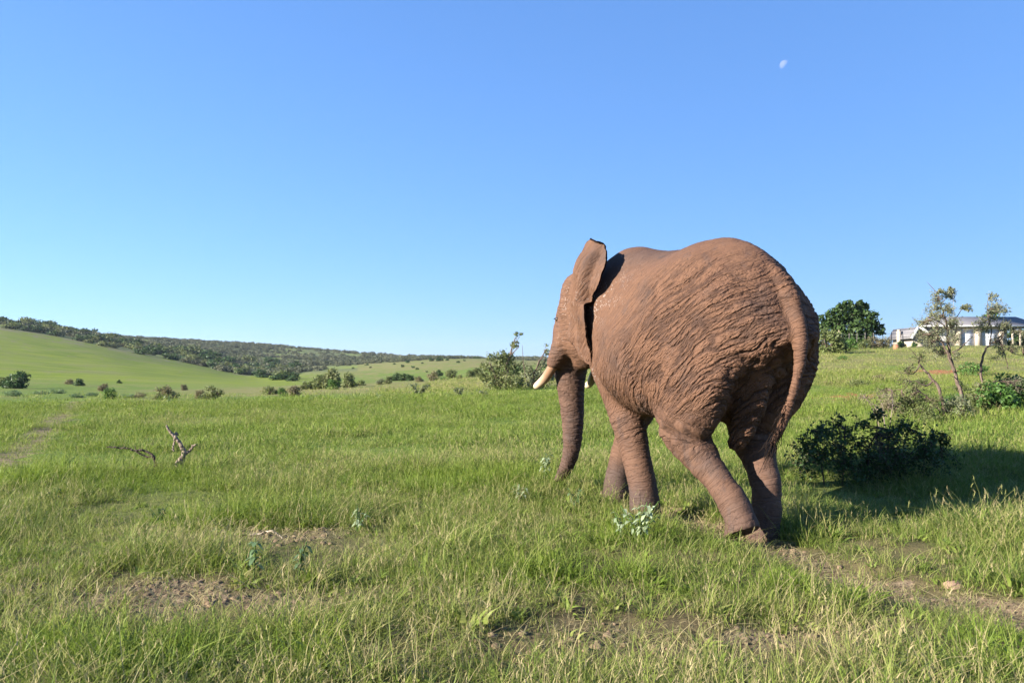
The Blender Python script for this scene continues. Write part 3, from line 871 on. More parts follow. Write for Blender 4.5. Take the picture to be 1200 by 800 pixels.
elephant = build_elephant(E_LOC, E_HEAD)
# ------------------------------------------------------------------ vegetation builders
def crown_cloud(mb, clumps, n, size, asp=.55, shell=.55, t0=.0, t1=1.0):
    """leaves spread through egg-shaped clumps [(centre, radii)], more of them near each clump's skin"""
    vol = np.array([max(r[0] * r[1] * r[2], 1e-6) ** .67 for c, r in clumps]); vol /= vol.sum()
    cnt = rng.multinomial(n, vol)
    for (c, r), k in zip(clumps, cnt):
        if k == 0: continue
        u = rng.normal(size=(k, 3)); u /= np.linalg.norm(u, axis=1)[:, None]
        rad = (shell + (1 - shell) * rng.random(k)) ** .6 * (1 + .16 * rng.normal(size=k))
        p = np.asarray(c) + u * rad[:, None] * np.asarray(r)
        g = noise3(p * (1.6 / max(r)) + 11)
        keep = g > -.28
        p, uu = p[keep], u[keep]
        mb.leaves(p, size * (.6 + .8 * rng.random(len(p))), asp, uu * .8 + np.array([0, 0, .35]), t0 + (t1 - t0) * rng.random(len(p)))

def limb(mb, p0, p1, r0, r1, n=5, kink=.08, sides=6):
    p0 = np.asarray(p0, float); p1 = np.asarray(p1, float); L = np.linalg.norm(p1 - p0)
    t = np.linspace(0, 1, n)[:, None]
    pts = p0 + (p1 - p0) * t + rng.normal(size=(n, 3)) * kink * L * (np.sin(t * math.pi))
    mb.tube(pts, np.linspace(r0, r1, n), sides, .5, .15)
    return pts

def bush_meshes(name, seed, w, h, nleaf, lsize, nclump=9, stems=7, flat=1.0, asp=.55, gap=.0, shell=.5):
    """returns (foliage mesh builder, stem mesh builder) of a bush standing on the origin"""
    global rng
    keep = rng; rng = np.random.default_rng(seed)
    f, s = MB(), MB()
    clumps = []
    for i in range(nclump):
        a = rng.random() * 6.283; q = math.sqrt(rng.random()) * .62
        zz = (.30 + .52 * rng.random() * (1 - .45 * q))
        rr = (.20 + .16 * rng.random()) * (1 - gap * .4)
        c = np.array([math.cos(a) * q * w / 2 * flat, math.sin(a) * q * w / 2, zz * h])
        clumps.append((c, np.array([rr * w * .62 * flat, rr * w * .62, rr * h * .72])))
    for i in range(nclump):                         # skirt near the ground
        a = rng.random() * 6.283
        q = .12 + .26 * rng.random(); clumps.append((np.array([math.cos(a) * q * w * flat, math.sin(a) * q * w, (.12 + .2 * rng.random()) * h]), np.array([.17 * w, .17 * w, .20 * h])))
    crown_cloud(f, clumps, nleaf, lsize, asp, shell)
    for i in range(stems):
        c, r = clumps[i % len(clumps)]
        b = np.array([rng.normal() * .04 * w, rng.normal() * .04 * w, -.05])
        limb(s, b, c + r * rng.normal(size=3) * .3, .018 * h + .01, .006 * h + .003)
    rng = keep
    return f, s

_mesh_cache = {}
def place_bush(kind, loc, scale, rz, leafmat, barkmat, name='bush', squash=1.0, wide=1.0):
    f, s = _mesh_cache[kind]
    r = empty(name, loc, rz)
    r.scale = (scale * wide, scale * wide, scale * squash)
    for nm, me, mt in (('foliage', f, leafmat), ('stem', s, barkmat)):
        o = bpy.data.objects.new(nm, me); COL.objects.link(o); o.parent = r
        o.material_slots[0].link = 'OBJECT'; o.material_slots[0].material = mt
    return r
def make_kind(key, *a, **k):
    f, s = bush_meshes(key, *a, **k)
    _mesh_cache[key] = (f.mesh('foliage', M['leaf_olive']), s.mesh('stem', M['bark_mid'], True))

# unit-size kinds: about 1 m high
for i in range(4):
    make_kind('round%d' % i, 100 + i, 1.25, 1.0, 2100, .105, 9, 5)
for i in range(3):
    make_kind('loose%d' % i, 200 + i, 1.35, 1.0, 1900, .09, 9, 12, gap=.3, shell=.2)
for i in range(3):
    make_kind('low%d' % i, 300 + i, 2.2, 1.0, 1200, .12, 9, 5)
for i in range(4):
    make_kind('far%d' % i, 400 + i, 1.35, 1.0, 520, .18, 8, 3)

# ------------------------------------------------------------------ grass: tufts on points, as one mass
def tuft_mesh(name, seed, nb, h, spread, width, lean=.5, stalks=0, dryfrac=.12, broad=0):
    g = np.random.default_rng(seed)
    V, Fc, T = [], [], []
    def blade(base, ang, L, w, curve, t, seg=4, tipw=.0):
        d = np.array([math.cos(ang), math.sin(ang), 0]); sd = np.array([-d[1], d[0], 0])
        tw = g.normal() * .6
        sd = sd * math.cos(tw) + d * math.sin(tw)
        n0 = len(V)
        for k in range(seg + 1):
            s = k / seg
            out = curve * s ** 1.8 * L; up = L * (s - .33 * curve * s ** 2.4)
            p = base + d * out + np.array([0, 0, up])
            ww = w * (1 - s ** 1.7) * .5 + tipw
            V.append(p - sd * ww); V.append(p + sd * ww); T.append(t); T.append(t)
        for k in range(seg):
            a = n0 + 2 * k; Fc.append((a, a + 1, a + 3, a + 2))
    for i in range(nb):
        a = g.random() * 6.283; q = math.sqrt(g.random()) * spread
        base = np.array([math.cos(a) * q, math.sin(a) * q, -.01])
        dry = g.random() < dryfrac
        t = (.72 + .28 * g.random()) if dry else .62 * g.random()
        blade(base, a + g.normal() * .9, h * (.35 + .85 * g.random() ** 1.3), width * (.6 + .7 * g.random()), lean * (.2 + 1.3 * g.random() ** 1.4), t)
    for i in range(stalks):
        a = g.random() * 6.283; q = g.random() * spread
        base = np.array([math.cos(a) * q, math.sin(a) * q, 0])
        L = h * (1.05 + .45 * g.random()); cv = lean * (.2 + .5 * g.random())
        blade(base, a, L, .0022, cv, .85, 4, .0006)
        d = np.array([math.cos(a), math.sin(a), 0]); tip = base + d * cv * L + np.array([0, 0, L * (1 - .33 * cv)])
        for j in range(5):
            blade(tip - np.array([0, 0, .012 * j]), g.random() * 6.28, .028, .004, .6, .88, 2)
    for i in range(broad):
        a = g.random() * 6.283; q = g.random() * spread
        base = np.array([math.cos(a) * q, math.sin(a) * q, h * .2 * g.random()])
        blade(base, a, h * .5, .028, 1.1, .1 + .25 * g.random(), 3)
    me = bpy.data.meshes.new(name)
    me.from_pydata([tuple(v) for v in V], [], Fc)
    at_ = me.attributes.new('tint', 'FLOAT', 'POINT'); at_.data.foreach_set('value', np.array(T, np.float32))
    me.polygons.foreach_set('use_smooth', np.ones(len(me.polygons), bool))
    return me

def grass_material(name):
    k = NT(name)
    t = k.attr('tint'); dry = k.attr('dry', typ='INSTANCER'); lush = k.attr('lush', typ='INSTANCER')
    col = k.n('ShaderNodeValToRGB'); cr = col.color_ramp
    cr.elements[0].position = 0; cr.elements[0].color = (.10, .155, .028, 1)
    cr.elements[1].position = 1; cr.elements[1].color = (.36, .30, .16, 1)
    e = cr.elements.new(.35); e.color = (.19, .245, .05, 1)
    e = cr.elements.new(.62); e.color = (.265, .285, .085, 1)
    e = cr.elements.new(.74); e.color = (.29, .265, .11, 1)
    k.l(k.math('ADD', t, k.math('MULTIPLY', k.math('SUBTRACT', dry, .35), .62), clamp=True), col.inputs[0])
    c = k.mix(k.math('MULTIPLY', lush, .6), col.outputs[0], (.15, .225, .022))
    d = k.n('ShaderNodeBsdfPrincipled'); k.l(c, d.inputs['Base Color']); d.inputs['Roughness'].default_value = .5; d.inputs['Specular IOR Level'].default_value = .12
    tr = k.n('ShaderNodeBsdfTranslucent'); k.l(k.mix(.4, c, (.17, .22, .02)), tr.inputs[0])
    m = k.n('ShaderNodeMixShader'); m.inputs[0].default_value = .42
    k.l(d.outputs[0], m.inputs[1]); k.l(tr.outputs[0], m.inputs[2]); k.l(m.outputs[0], k.out.inputs[0])
    return k.m
M['grass'] = grass_material('grass blades')

def scatter(name, pts, attrs, meshes, mat, label):
    """one object: instances of the tuft meshes on the points, chosen by the 'pick' attribute"""
    cc = bpy.data.collections.new(name + ' tufts')
    for i, me in enumerate(meshes):
        if not me.materials: me.materials.append(mat)
        cc.objects.link(bpy.data.objects.new('%s_%02d' % (name, i), me))
    me = bpy.data.meshes.new(name)
    me.vertices.add(len(pts)); me.vertices.foreach_set('co', np.asarray(pts, np.float32).ravel())
    for k, v in attrs.items():
        v = np.asarray(v)
        if v.ndim == 2:
            a = me.attributes.new(k, 'FLOAT_VECTOR', 'POINT'); a.data.foreach_set('vector', v.astype(np.float32).ravel())
        elif v.dtype.kind == 'i':
            a = me.attributes.new(k, 'INT', 'POINT'); a.data.foreach_set('value', v.astype(np.int32))
        else:
            a = me.attributes.new(k, 'FLOAT', 'POINT'); a.data.foreach_set('value', v.astype(np.float32))
    o = bpy.data.objects.new(name, me); COL.objects.link(o)
    ng = bpy.data.node_groups.new(name + ' scatter', 'GeometryNodeTree')
    ng.interface.new_socket('Geometry', in_out='INPUT', socket_type='NodeSocketGeometry')
    ng.interface.new_socket('Geometry', in_out='OUTPUT', socket_type='NodeSocketGeometry')
    N = ng.nodes.new; Lk = ng.links.new
    gi, go = N('NodeGroupInput'), N('NodeGroupOutput')
    m2p = N('GeometryNodeMeshToPoints')
    ci = N('GeometryNodeCollectionInfo'); ci.inputs['Collection'].default_value = cc
    ci.inputs['Separate Children'].default_value = True; ci.inputs['Reset Children'].default_value = True
    iop = N('GeometryNodeInstanceOnPoints'); iop.inputs['Pick Instance'].default_value = True
    def na(nm, ty):
        n = N('GeometryNodeInputNamedAttribute'); n.data_type = ty; n.inputs[0].default_value = nm; return n.outputs[0]
    Lk(gi.outputs[0], m2p.inputs[0]); Lk(m2p.outputs[0], iop.inputs['Points']); Lk(ci.outputs[0], iop.inputs['Instance'])
    Lk(na('pick', 'INT'), iop.inputs['Instance Index'])
    e2r = N('FunctionNodeEulerToRotation'); Lk(na('rot', 'FLOAT_VECTOR'), e2r.inputs[0]); Lk(e2r.outputs[0], iop.inputs['Rotation'])
    Lk(na('scl', 'FLOAT_VECTOR'), iop.inputs['Scale'])
    Lk(iop.outputs[0], go.inputs[0])
    md = o.modifiers.new('scatter', 'NODES'); md.node_group = ng
    tag(o, label, None, None, 'stuff')
    return o

def sample_wedge(r0, r1, dens, ang=37.5):
    """random ground points between two distances inside the view's wedge (a little wider)"""
    A = math.radians(2 * ang) / 2 * (r1 * r1 - r0 * r0)
    n = int(A * dens)
    r = np.sqrt(rng.random(n) * (r1 * r1 - r0 * r0) + r0 * r0); th = R(-ang) + 2 * R(ang) * rng.random(n)
    return r * np.sin(th), r * np.cos(th)

near_tufts = [tuft_mesh('g%d' % i, 500 + i, 24, .22, .08, .0046, 1.25, stalks=int(i % 3 == 0), dryfrac=.07 + .04 * (i % 3), broad=0) for i in range(7)]
near_tufts += [tuft_mesh('gw%d' % i, 520 + i, 7, .16, .08, .006, .9, stalks=3, dryfrac=.3, broad=7) for i in range(2)]
near_tufts += [tuft_mesh('gs%d' % i, 530 + i, 22, .10, .09, .005, 1.1, dryfrac=.35) for i in range(3)]          # short matted
mid_tufts = [tuft_mesh('m%d' % i, 540 + i, 46, .135, .32, .010, 1.35, stalks=(i % 2) * 3, dryfrac=.08) for i in range(6)]
far_tufts = [tuft_mesh('f%d' % i, 560 + i, 70, .16, .8, .022, 1.3, dryfrac=.08) for i in range(5)]

def grass_field(name, r0, r1, dens, meshes, hscale, label, ang=37.5, nshort=0, fade=None, valley=False):
    x, y = sample_wedge(r0, r1, dens, ang)
    b = bare(x, y); dr = dryness(x, y)
    patch = fbm2(x, y, .55, 80, 3)
    keep = rng.random(len(x)) > np.clip(b * .98, 0, .88)
    thin = rng.random(len(x)) < np.clip(.80 + .5 * patch, .35, 1)
    keep &= thin
    if fade: keep &= rng.random(len(x)) < (1 - smooth01(fade[0], fade[1], np.hypot(x, y)))
    if valley:
        _, _, px, d = polar(x, y)
        lim = np.interp(px, [-200, 250, 420, 560], [44, 44, 50, 95])
        keep &= rng.random(len(x)) < .08 + .92 * (1 - smooth01(lim - 12, lim + 3, d))
    x, y, b, dr, patch = x[keep], y[keep], b[keep], dr[keep], patch[keep]
    z = ground_z(x, y)
    n = len(x)
    pick = rng.integers(0, len(meshes) - nshort, n)
    if nshort:
        short = rng.random(n) < np.clip(.12 + 1.5 * b - .35 * patch + .15 * (dr - .35), .05, .95)
        pick = np.where(short, rng.integers(len(meshes) - nshort, len(meshes), n), pick)
    s = hscale * (.62 + .70 * rng.random(n)) * (1 + .55 * patch) * (1 - .45 * b) * (1 - .28 * smooth01(19, 32, y) * smooth01(2.5, 6, x - .30 * y))
    lush = np.clip(.35 + .6 * fbm2(x, y, .25, 85, 3), 0, 1) * smooth01(9, 26, np.hypot(x, y)) * (1 - smooth01(40, 60, np.hypot(x, y)))
    lp = lush_patch(x, y) * (1 - smooth01(14, 20, np.hypot(x, y)))
    lush = np.clip(lush + .95 * lp, 0, 1); s = s * (1 + .22 * lp)
    rot = np.stack([rng.normal(size=n) * .22, rng.normal(size=n) * .22, rng.random(n) * 6.283], 1)
    scl = np.stack([s * (.9 + .3 * rng.random(n))] * 2 + [s], 1)
    dd = np.clip(.85 * dr + .20 * rng.normal(size=n) + .45 * b, 0, 1)
    return scatter(name, np.stack([x, y, z], 1), dict(pick=pick.astype(int), rot=rot, scl=scl, dry=dd, lush=lush), meshes, M['grass'], label)

if FAST != 'nograss':
    grass_field('grass', 3.3, 17.0, 150, near_tufts, 1.0, 'green and straw coloured grass covering the field close by', 44, 3, (13, 17))
    grass_field('grass', 12.5, 46.0, 26, mid_tufts, 1.0, 'bright green grass of the open field beyond', 40, 0, (40, 46), True)
    grass_field('grass', 36.0, 95.0, 3.0, far_tufts, .8, 'pale green and straw grass at the far end of the field', 39, 0, (50, 95), True)

# ------------------------------------------------------------------ dead straw and small clods lying on the bare places
def litter():
    x, y = sample_wedge(4.0, 12.0, 420, 38)
    b = bare(x, y)
    keep = rng.random(len(x)) < np.clip((b - .12) * 1.1, 0, .8)
    x, y, b = x[keep], y[keep], b[keep]; n = len(x)
    g = np.random.default_rng(900); ms = []
    for i in range(5):
        m = MB()
        for j in range(7):
            a = g.random() * 6.28; L = .05 + .10 * g.random(); c = np.array([g.normal() * .06, g.normal() * .06, .012 + .02 * g.random()])
            d = np.array([math.cos(a), math.sin(a), .25 * g.normal()]) * L / 2; sd = np.array([-math.sin(a), math.cos(a), 0]) * .0022
            m.add([c - d - sd, c - d + sd, c + d * .2 + sd + [0, 0, .012], c + d * .2 - sd + [0, 0, .012], c + d], [(0, 1, 2, 3)], .8 + .2 * g.random())
            m.f.append(np.array([(3, 2, 4)]) + m.n - 5)
        ms.append(m.mesh('straw%d' % i, M['grass']))
    soilm = plain('soil clod', (.16, .115, .075), .95, .1, .35, 20)
    for i in range(4):
        bm = bmesh_sphere(1.0, 10)
        co = np.array([v.co[:] for v in bm.vertices]); co *= 1 + .55 * noise3(co * 1.7 + i * 9)[:, None]; co[:, 2] *= .6
        for v, c in zip(bm.vertices, co): v.co = c * .022
        bm.materials.append(soilm); ms.append(bm)
    pick = np.where(rng.random(n) < .55, rng.integers(0, 5, n), rng.integers(5, 9, n))
    s = .6 + 1.0 * rng.random(n) ** 2
    scatter('dry_litter', np.stack([x, y, ground_z(x, y) + .012], 1), dict(pick=pick, rot=np.stack([rng.normal(size=n) * .2, rng.normal(size=n) * .2, rng.random(n) * 6.28], 1), scl=np.stack([s] * 3, 1), dry=.5 + .5 * rng.random(n), lush=np.zeros(n)), ms, M['grass'], 'dead straw and small soil clods on the bare patches')
if FAST != 'nograss': litter()
HAZE = .00008
# ------------------------------------------------------------------ where a column's ground is seen at a given row
def depth_for(px, y, d0, d1, n=400):
    ds = np.exp(np.linspace(math.log(d0), math.log(d1), n))
    xs = (px - 600) / F * ds
    yy = HOR - (ground_z(xs, ds) - EYE) / ds * F
    k = int(np.argmin(np.abs(yy - y) + .0008 * np.abs(ds - d0)))
    return float(ds[k])

def bush_at(px, ybase, htpx, d0, d1, kind, leaf, bark, label, group=None, cat='bush', squash=1.0, name='bush', sink=.04):
    if ybase >= 461 and px < 600: d0, d1 = 44, 95
    d = depth_for(px, ybase, d0, d1)
    x, y, z = at(px, d)
    h = htpx / F * d
    r = place_bush(kind, (x, y, z - sink * h), h / squash if squash > 1 else h, rng.random() * 6.28, M[leaf], M[bark], name, squash, (.95 if cat == 'tree' else 1.2) if px < 600 else 1.1)
    return tag(r, label, cat, group)

def limb_tree(name, d, limbs, spots, leaf, bark, label, cat='tree', n=60, lsize=.05, depth=.8, twig_r=.006, asp=.5, dens=1.0, dead=0, group=None, base=None, thick=.72, grow=1.2):
    """a tree drawn limb by limb: limbs [(points as (column, row[, depth offset]), r0, r1)], spots (column, row, radius px)"""
    b = limbs[0][0][0]
    bx = (b[0] - 600) / F * d
    org = np.array([bx, d, gz(bx, d)])
    tr, tw, fo = MB(), MB(), MB()
    nodes = []
    for pts, r0, r1 in limbs:
        P = []
        off = 0.0
        for i, p in enumerate(pts):
            off = p[2] if len(p) > 2 else off + rng.normal() * .06 * (i > 0)
            P.append(pix(p[0], p[1], d) + np.array([0, off, 0]))
        P = np.array(P)
        if pts is limbs[0][0] or (pts[0][1] >= b[1] - 4):
            P[0, 2] = min(P[0, 2], gz(P[0, 0], P[0, 1])) - .08
        S = spline(P, max(6, 4 * len(P)))
        S[1:-1] += rng.normal(size=(len(S) - 2, 3)) * .25 * (r0 + r1) / 2
        tr.tube(S - org, np.linspace(r0, r1, len(S)) * thick, 8, .5, .18)
        nodes.append(S)
    nodes = np.concatenate(nodes)
    for sp in spots:
        px_, y_, rp = sp[:3]; den = sp[3] if len(sp) > 3 else 1.0
        r = rp / F * d * grow
        c = pix(px_, y_, d) + np.array([0, rng.normal() * depth * .35, 0])
        k = int(np.argmin(((nodes - c) ** 2).sum(1) + .4 * rng.random(len(nodes)) * r * r))
        hub = nodes[k]
        nt = 5 + int(rp * .5)
        for j in range(nt):
            u = rng.normal(size=3); u /= np.linalg.norm(u)
            tip = c + u * r * (.5 + .7 * rng.random()) * np.array([1, 1.1, .95])
            mid = (hub * .45 + c * .35 + tip * .2) + rng.normal(size=3) * r * .15
            pts = spline([hub, mid, (mid + tip) / 2 + rng.normal(size=3) * r * .1, tip], 9)
            tw.tube(pts - org, np.linspace(twig_r * 1.3, twig_r * .45, 9), 4)
            for q in range(2):
                s0 = pts[4 + q * 2]; e = s0 + rng.normal(size=3) * r * .33
                tw.tube([s0 - org, (s0 + e) / 2 - org + rng.normal(size=3) * r * .04, e - org], [twig_r * .7, twig_r * .5, twig_r * .3], 4)
                m = max(1, int(n * den * dens / nt / 4))
                fo.leaves(e - org + rng.normal(size=(m, 3)) * r * .16, lsize * (.6 + .8 * rng.random(m)), asp, np.array([0, 0, .4]))
            m = max(1, int(n * den * dens / nt / 2))
            t = rng.random(m) ** .6
            pp = pts[np.clip((3 + t * 5).astype(int), 0, 8)] + rng.normal(size=(m, 3)) * r * .13
            fo.leaves(pp - org, lsize * (.6 + .8 * rng.random(m)), asp, np.array([0, 0, .4]))
    root = empty(name, tuple(org))
    tr.build('trunk', M[bark], root, True)
    if tw.n: tw.build('twigs', M[bark] if not dead else M['bark_pale'], root)
    if fo.n: fo.build('foliage', M[leaf], root)
    return tag(root, label, cat, group)

def clump_tree(name, d, limbs, clumps, n, lsize, leaf, bark, label, cat, deep=1.0, asp=.55, shell=.45):
    b = limbs[0][0][0]; bx = (b[0] - 600) / F * d
    org = np.array([bx, d, gz(bx, d)])
    tr, fo = MB(), MB()
    for pts, r0, r1 in limbs:
        P = np.array([pix(p[0], p[1], d) for p in pts]); P[1:, 1] += rng.normal(size=len(P) - 1) * .3
        P[0, 2] = gz(P[0, 0], P[0, 1]) - .1
        S = spline(P, 4 * len(P))
        tr.tube(S - org, np.linspace(r0, r1, len(S)), 8, .5, .2)
    cl = []
    for px_, y_, rp in clumps:
        r = rp / F * d
        c = pix(px_, y_, d) + np.array([0, rng.normal() * r * deep, 0]) - org
        cl.append((c, np.array([r, r * 1.15, r * .85])))
        for j in range(3):                       # bumps that break the outline
            u = rng.normal(size=3); u /= np.linalg.norm(u)
            cl.append((c + u * r * .75, np.array([r, r, r]) * (.30 + .25 * rng.random())))
        tr_hub = np.array([0, 0, max(.3, c[2] * .35)])
        limb(tr, tr_hub, c, .012 * c[2] + .012, .008, 6, .06, 5)
    crown_cloud(fo, cl, n, lsize, asp, shell)
    root = empty(name, tuple(org))
    fo.build('crown', M[leaf], root)
    tr.build('trunk', M[bark], root, True)
    return tag(root, label, cat)

# ------------------------------------------------------------------ the white house on the rise
def build_house():
    D = 88.0
    X = lambda px, y=None: (px - 600) / F * (D if y is None else y)
    Z = lambda y: EYE + (HOR - y) / F * D
    g0 = gz(X(1130), D) - .5
    root = empty('house', (X(1115), D, g0))
    o = np.array([X(1115), D, g0])
    white = plain('white wall paint', (.50, .485, .46), .8, .2, .05, 2)
    cream = plain('cream wall paint', (.36, .31, .25), .85, .2, .10, 3)
    trim = plain('white trim', (.60, .60, .59), .6, .3, .03, 3)
    roofm = NT('grey tiled roof'); P = roofm.obj()
    w = roofm.n('ShaderNodeTexWave', bands_direction='X'); w.inputs['Scale'].default_value = 1.6; w.inputs['Distortion'].default_value = .3; roofm.l(P, w.inputs[0])
    w2 = roofm.n('ShaderNodeTexWave', bands_direction='Z'); w2.inputs['Scale'].default_value = 2.6; roofm.l(P, w2.inputs[0])
    nn = roofm.noise(P, 3, 5)
    rp = roofm.principled(roofm.mix(nn, (.13, .125, .135), (.20, .19, .20)), .8, .2)
    roofm.bump(rp, roofm.math('ADD', w.outputs[1], roofm.math('MULTIPLY', w2.outputs[1], .6)), .05)
    door = NT('white garage door'); P = door.obj()
    w = door.n('ShaderNodeTexWave', bands_direction='Z'); w.inputs['Scale'].default_value = 1.3; door.l(P, w.inputs[0])
    dp = door.principled((.52, .54, .58), .5, .3); door.bump(dp, w.outputs[1], .03)
    glass = plain('dark window glass', (.03, .04, .05), .08, .6, .1)
    def rel(lo, hi): return (np.array(lo) - o, np.array(hi) - o)
    eave, ridge = Z(381.5), Z(368.0)
    # walls: main block with hipped left end, garage recess, open carport at the right
    m = MB()
    m.box(*rel((X(1084, D + 8.6), D + 4.6, g0), (X(1124.5), D + 8.6, eave - .04)))
    m.box(*rel((X(1092), D + .5, g0), (X(1124.5), D + 4.6, eave - .05)))
    m.box(*rel((X(1124.5), D + 1.1, g0), (X(1178), D + 8.6, eave - .05)))
    m.build('wall', white, root)
    m = MB()
    for a, b in ((1122.5, 1127.5), (1144, 1151.5), (1172.5, 1178)):
        m.box(*rel((X(a), D, g0), (X(b), D + 1.1, eave - .06)))
    m.box(*rel((X(1122.5), D + .05, Z(385.2)), (X(1178), D + 1.08, eave - .07)))
    m.build('pillar_front', cream, root)
    for a, b in ((1127.8, 1143.7), (1151.8, 1172.2)):
        m = MB(); m.box(*rel((X(a), D + .22, g0), (X(b), D + .42, Z(385.3)))); dd = m.build('garage_door', door.m, root)
    # hipped roof over the main block and gabled run over the carport
    x0, x1 = X(1074), X(1222); y0, y1 = D - .4, D + 9.6; rx = X(1113); ry = (y0 + y1) / 2
    e = eave; t = .16
    v = [(x0,y0,e),(x1,y0,e),(x1,y1,e),(X(1077, y1),y1,e),(rx,ry,ridge),(x1,ry,ridge)]
    v2 = [(a,b,c - t) for a, b, c in v[:4]]
    V = np.array(v + v2) - o
    m = MB(); m.add(V, [(0,1,5,4),(2,3,4,5)]); m.f.append(np.array([(3,0,4),(1,2,5)]))
    m.f.append(np.array([(0,6,7,1),(1,7,8,2),(2,8,9,3),(3,9,6,0),(6,9,8,7)]))
    m.build('roof', roofm.m, root)
    m = MB(); m.box(*rel((x0 - .02, y0 - .10, e - .12), (x1, y0 - .004, e + .01))); m.build('gutter', trim, root)
    # carport posts and the bright end of the beam
    m_ = trim
    for p in (1180, 1188.5, 1197.5, 1208):
        m = MB(); m.box(*rel((X(p) - .09, D + .1, g0), (X(p) + .09, D + .28, e - .21))); m.build('post', cream, root)
    # gabled porch at the left
    px0, px1, pa = X(1063.5), X(1088), X(1071); yb, yf = D + 4.5, D - 1.2
    ze, za = Z(394.5), Z(384.3)
    m = MB(); m.box(*rel((X(1069), yf + .8, g0), (X(1086), yb, ze - .02)))
    g1 = [(X(1066), yf + .8, ze - .02), (X(1086), yf + .8, ze - .02), (pa, yf + .8, za - .25), (X(1066), yf + 1.0, ze - .02), (X(1086), yf + 1.0, ze - .02), (pa, yf + 1.0, za - .25)]
    m.add(np.array(g1) - o, np.array([(0, 1, 2), (5, 4, 3)])); m.f.append(np.array([(0,3,4,1),(1,4,5,2),(2,5,3,0)]) + m.n - 6)
    m.build('porch_wall', cream, root)
    def slab(a, b, y0, y1, th):
        a = np.array(a); b = np.array(b); dv = b - a; nrm = np.array([-dv[1], dv[0]]); nrm = nrm / np.linalg.norm(nrm) * th
        if nrm[1] < 0: nrm = -nrm
        q = [a, b, b + nrm, a + nrm]
        return np.array([(p[0], y0, p[1]) for p in q] + [(p[0], y1, p[1]) for p in q]) - o
    BOX = [(0,1,2,3),(7,6,5,4),(0,4,5,1),(1,5,6,2),(2,6,7,3),(3,7,4,0)]
    m = MB()
    for s in (slab((px0, ze - .25), (pa, za), yf, yb, .10), slab((pa + .003, za), (px1, ze - .25), yf, yb, .10)): m.add(s, BOX)
    m.build('porch_roof', roofm.m, root)
    m = MB()
    for s in (slab((px0, ze - .30), (pa, za - .05), yf - .12, yf - .01, .26), slab((pa + .004, za - .05), (px1, ze - .30), yf - .13, yf - .012, .26)): m.add(s, BOX)
    m.build('barge_board', trim, root)
    m = MB(); m.box(*rel((X(1072.5), yf + .76, Z(401)), (X(1078), yf + .797, Z(396)))); wf = m.build('window', trim, root)
    m = MB(); m.box(*rel((X(1073), yf + .74, Z(400.6)), (X(1077.5), yf + .757, Z(396.4)))); m.build('pane', glass, wf)
    # lean-to behind the chimney
    m = MB(); m.box(*rel((X(1057.5, D + 5.5), D + 2.5, g0), (X(1066, D + 5.5), D + 5.5, Z(393)))); m.build('side_wall', cream, root)
    m = MB(); s = slab((X(1056.5, D + 5.8), Z(392.6)), (X(1070, D + 5.8), Z(386)), D + 2.2, D + 5.8, .10); m.add(s, BOX); m.build('side_roof', roofm.m, root)
    m = MB(); m.box(*rel((X(1051.8, D + 1.8), D + 1.6, g0), (X(1055.6, D + 1.8), D + 2.0, Z(387))))
    m.box(*rel((X(1052.3, D + 1.8), D + 1.65, Z(387)), (X(1055.1, D + 1.8), D + 1.95, Z(385.4)))); m.build('chimney', cream, root)
    tag(root, 'white bungalow with grey roof on top of the grassy rise', 'house')
    # mast beyond the roof
    r = empty('radio_mast', (X(1195), D + 13, gz(X(1195), D + 13)))
    h = Z(343) - gz(X(1195), D + 13) + 1.8
    ms = plain('galvanised steel', (.24, .22, .22), .5, .4, .1)
    m = MB(); m.tube([(0, 0, 0), (0, 0, h * .8), (0, 0, h)], [.035, .022, .012], 8); m.build('pole', ms, r)
    m = MB()
    m = None
    for zz, L in ((h - .9, .45), (h - 1.6, .35)):
        m = MB(); m.tube([(-L, 0, zz), (L, 0, zz)], .018, 6); m.build('crossbar', ms, r)
    tag(r, 'thin steel aerial mast standing behind the grey house roof', 'mast')
if FAST != 'bare':
    build_house()

    # wire fence along the crest
    fr = empty('wire_fence', at(1040, 77))
    fo_ = np.array(at(1040, 77))
    posts = [986, 995, 1004, 1014, 1024, 1035, 1045, 1059, 1071, 1084, 1097]
    pm = plain('weathered fence post', (.16, .145, .125), .9, .1, .2); wm = plain('fence wire', (.22, .21, .20), .5, .4, .1)
    tops = []
    for i, p in enumerate(posts):
        d = 75 + (p - 986) * .055
        b = np.array(at(p, d)); hh = 1.45 + .15 * rng.random()
        m = MB(); m.tube([b - fo_ - [0, 0, .2], b - fo_ + [.03 * rng.normal(), 0, hh]], [.035, .032], 8); m.build('post', pm, fr)
        tops.append(b - fo_)
    m = MB()
    for hz in (.35, .7, 1.05, 1.35): m.tube([t + [0, 0, hz] for t in tops], .009, 4)
    m.build('wire', wm, fr)
    tag(fr, 'thin wire fence on pale posts along the grassy crest', 'fence')
    # pale standing pole left of the fence
    b = at(983.5, 73)
    m = MB(); hh = 17.5 / F * 73 + .5
    m.tube([(0, 0, -.2), (.03, 0, hh * .5), (.0, 0, hh)], [.10, .085, .07], 9, .5, .1)
    o = m.build('pole', M['bark_pale'], None, True); o.location = b
    tag(o, 'short thick pale pole standing before the dark round tree', 'pole')
    # little reddish anthill at the crest
    b = at(1050, 70)
    bm = bmesh_sphere(.22, 14)
    co = np.array([v.co[:] for v in bm.vertices]); co += co * (noise3(co * 4)[:, None] * .35); co[:, 2] = co[:, 2] * 1.2 + .16
    for v, c in zip(bm.vertices, co): v.co = c
    o = bpy.data.objects.new('anthill', bm); bm.materials.append(plain('red anthill soil', (.30, .15, .09), .95, .1, .2)); COL.objects.link(o); o.location = b
    tag(o, 'small reddish clay mound on the crest beside the fence', 'mound')

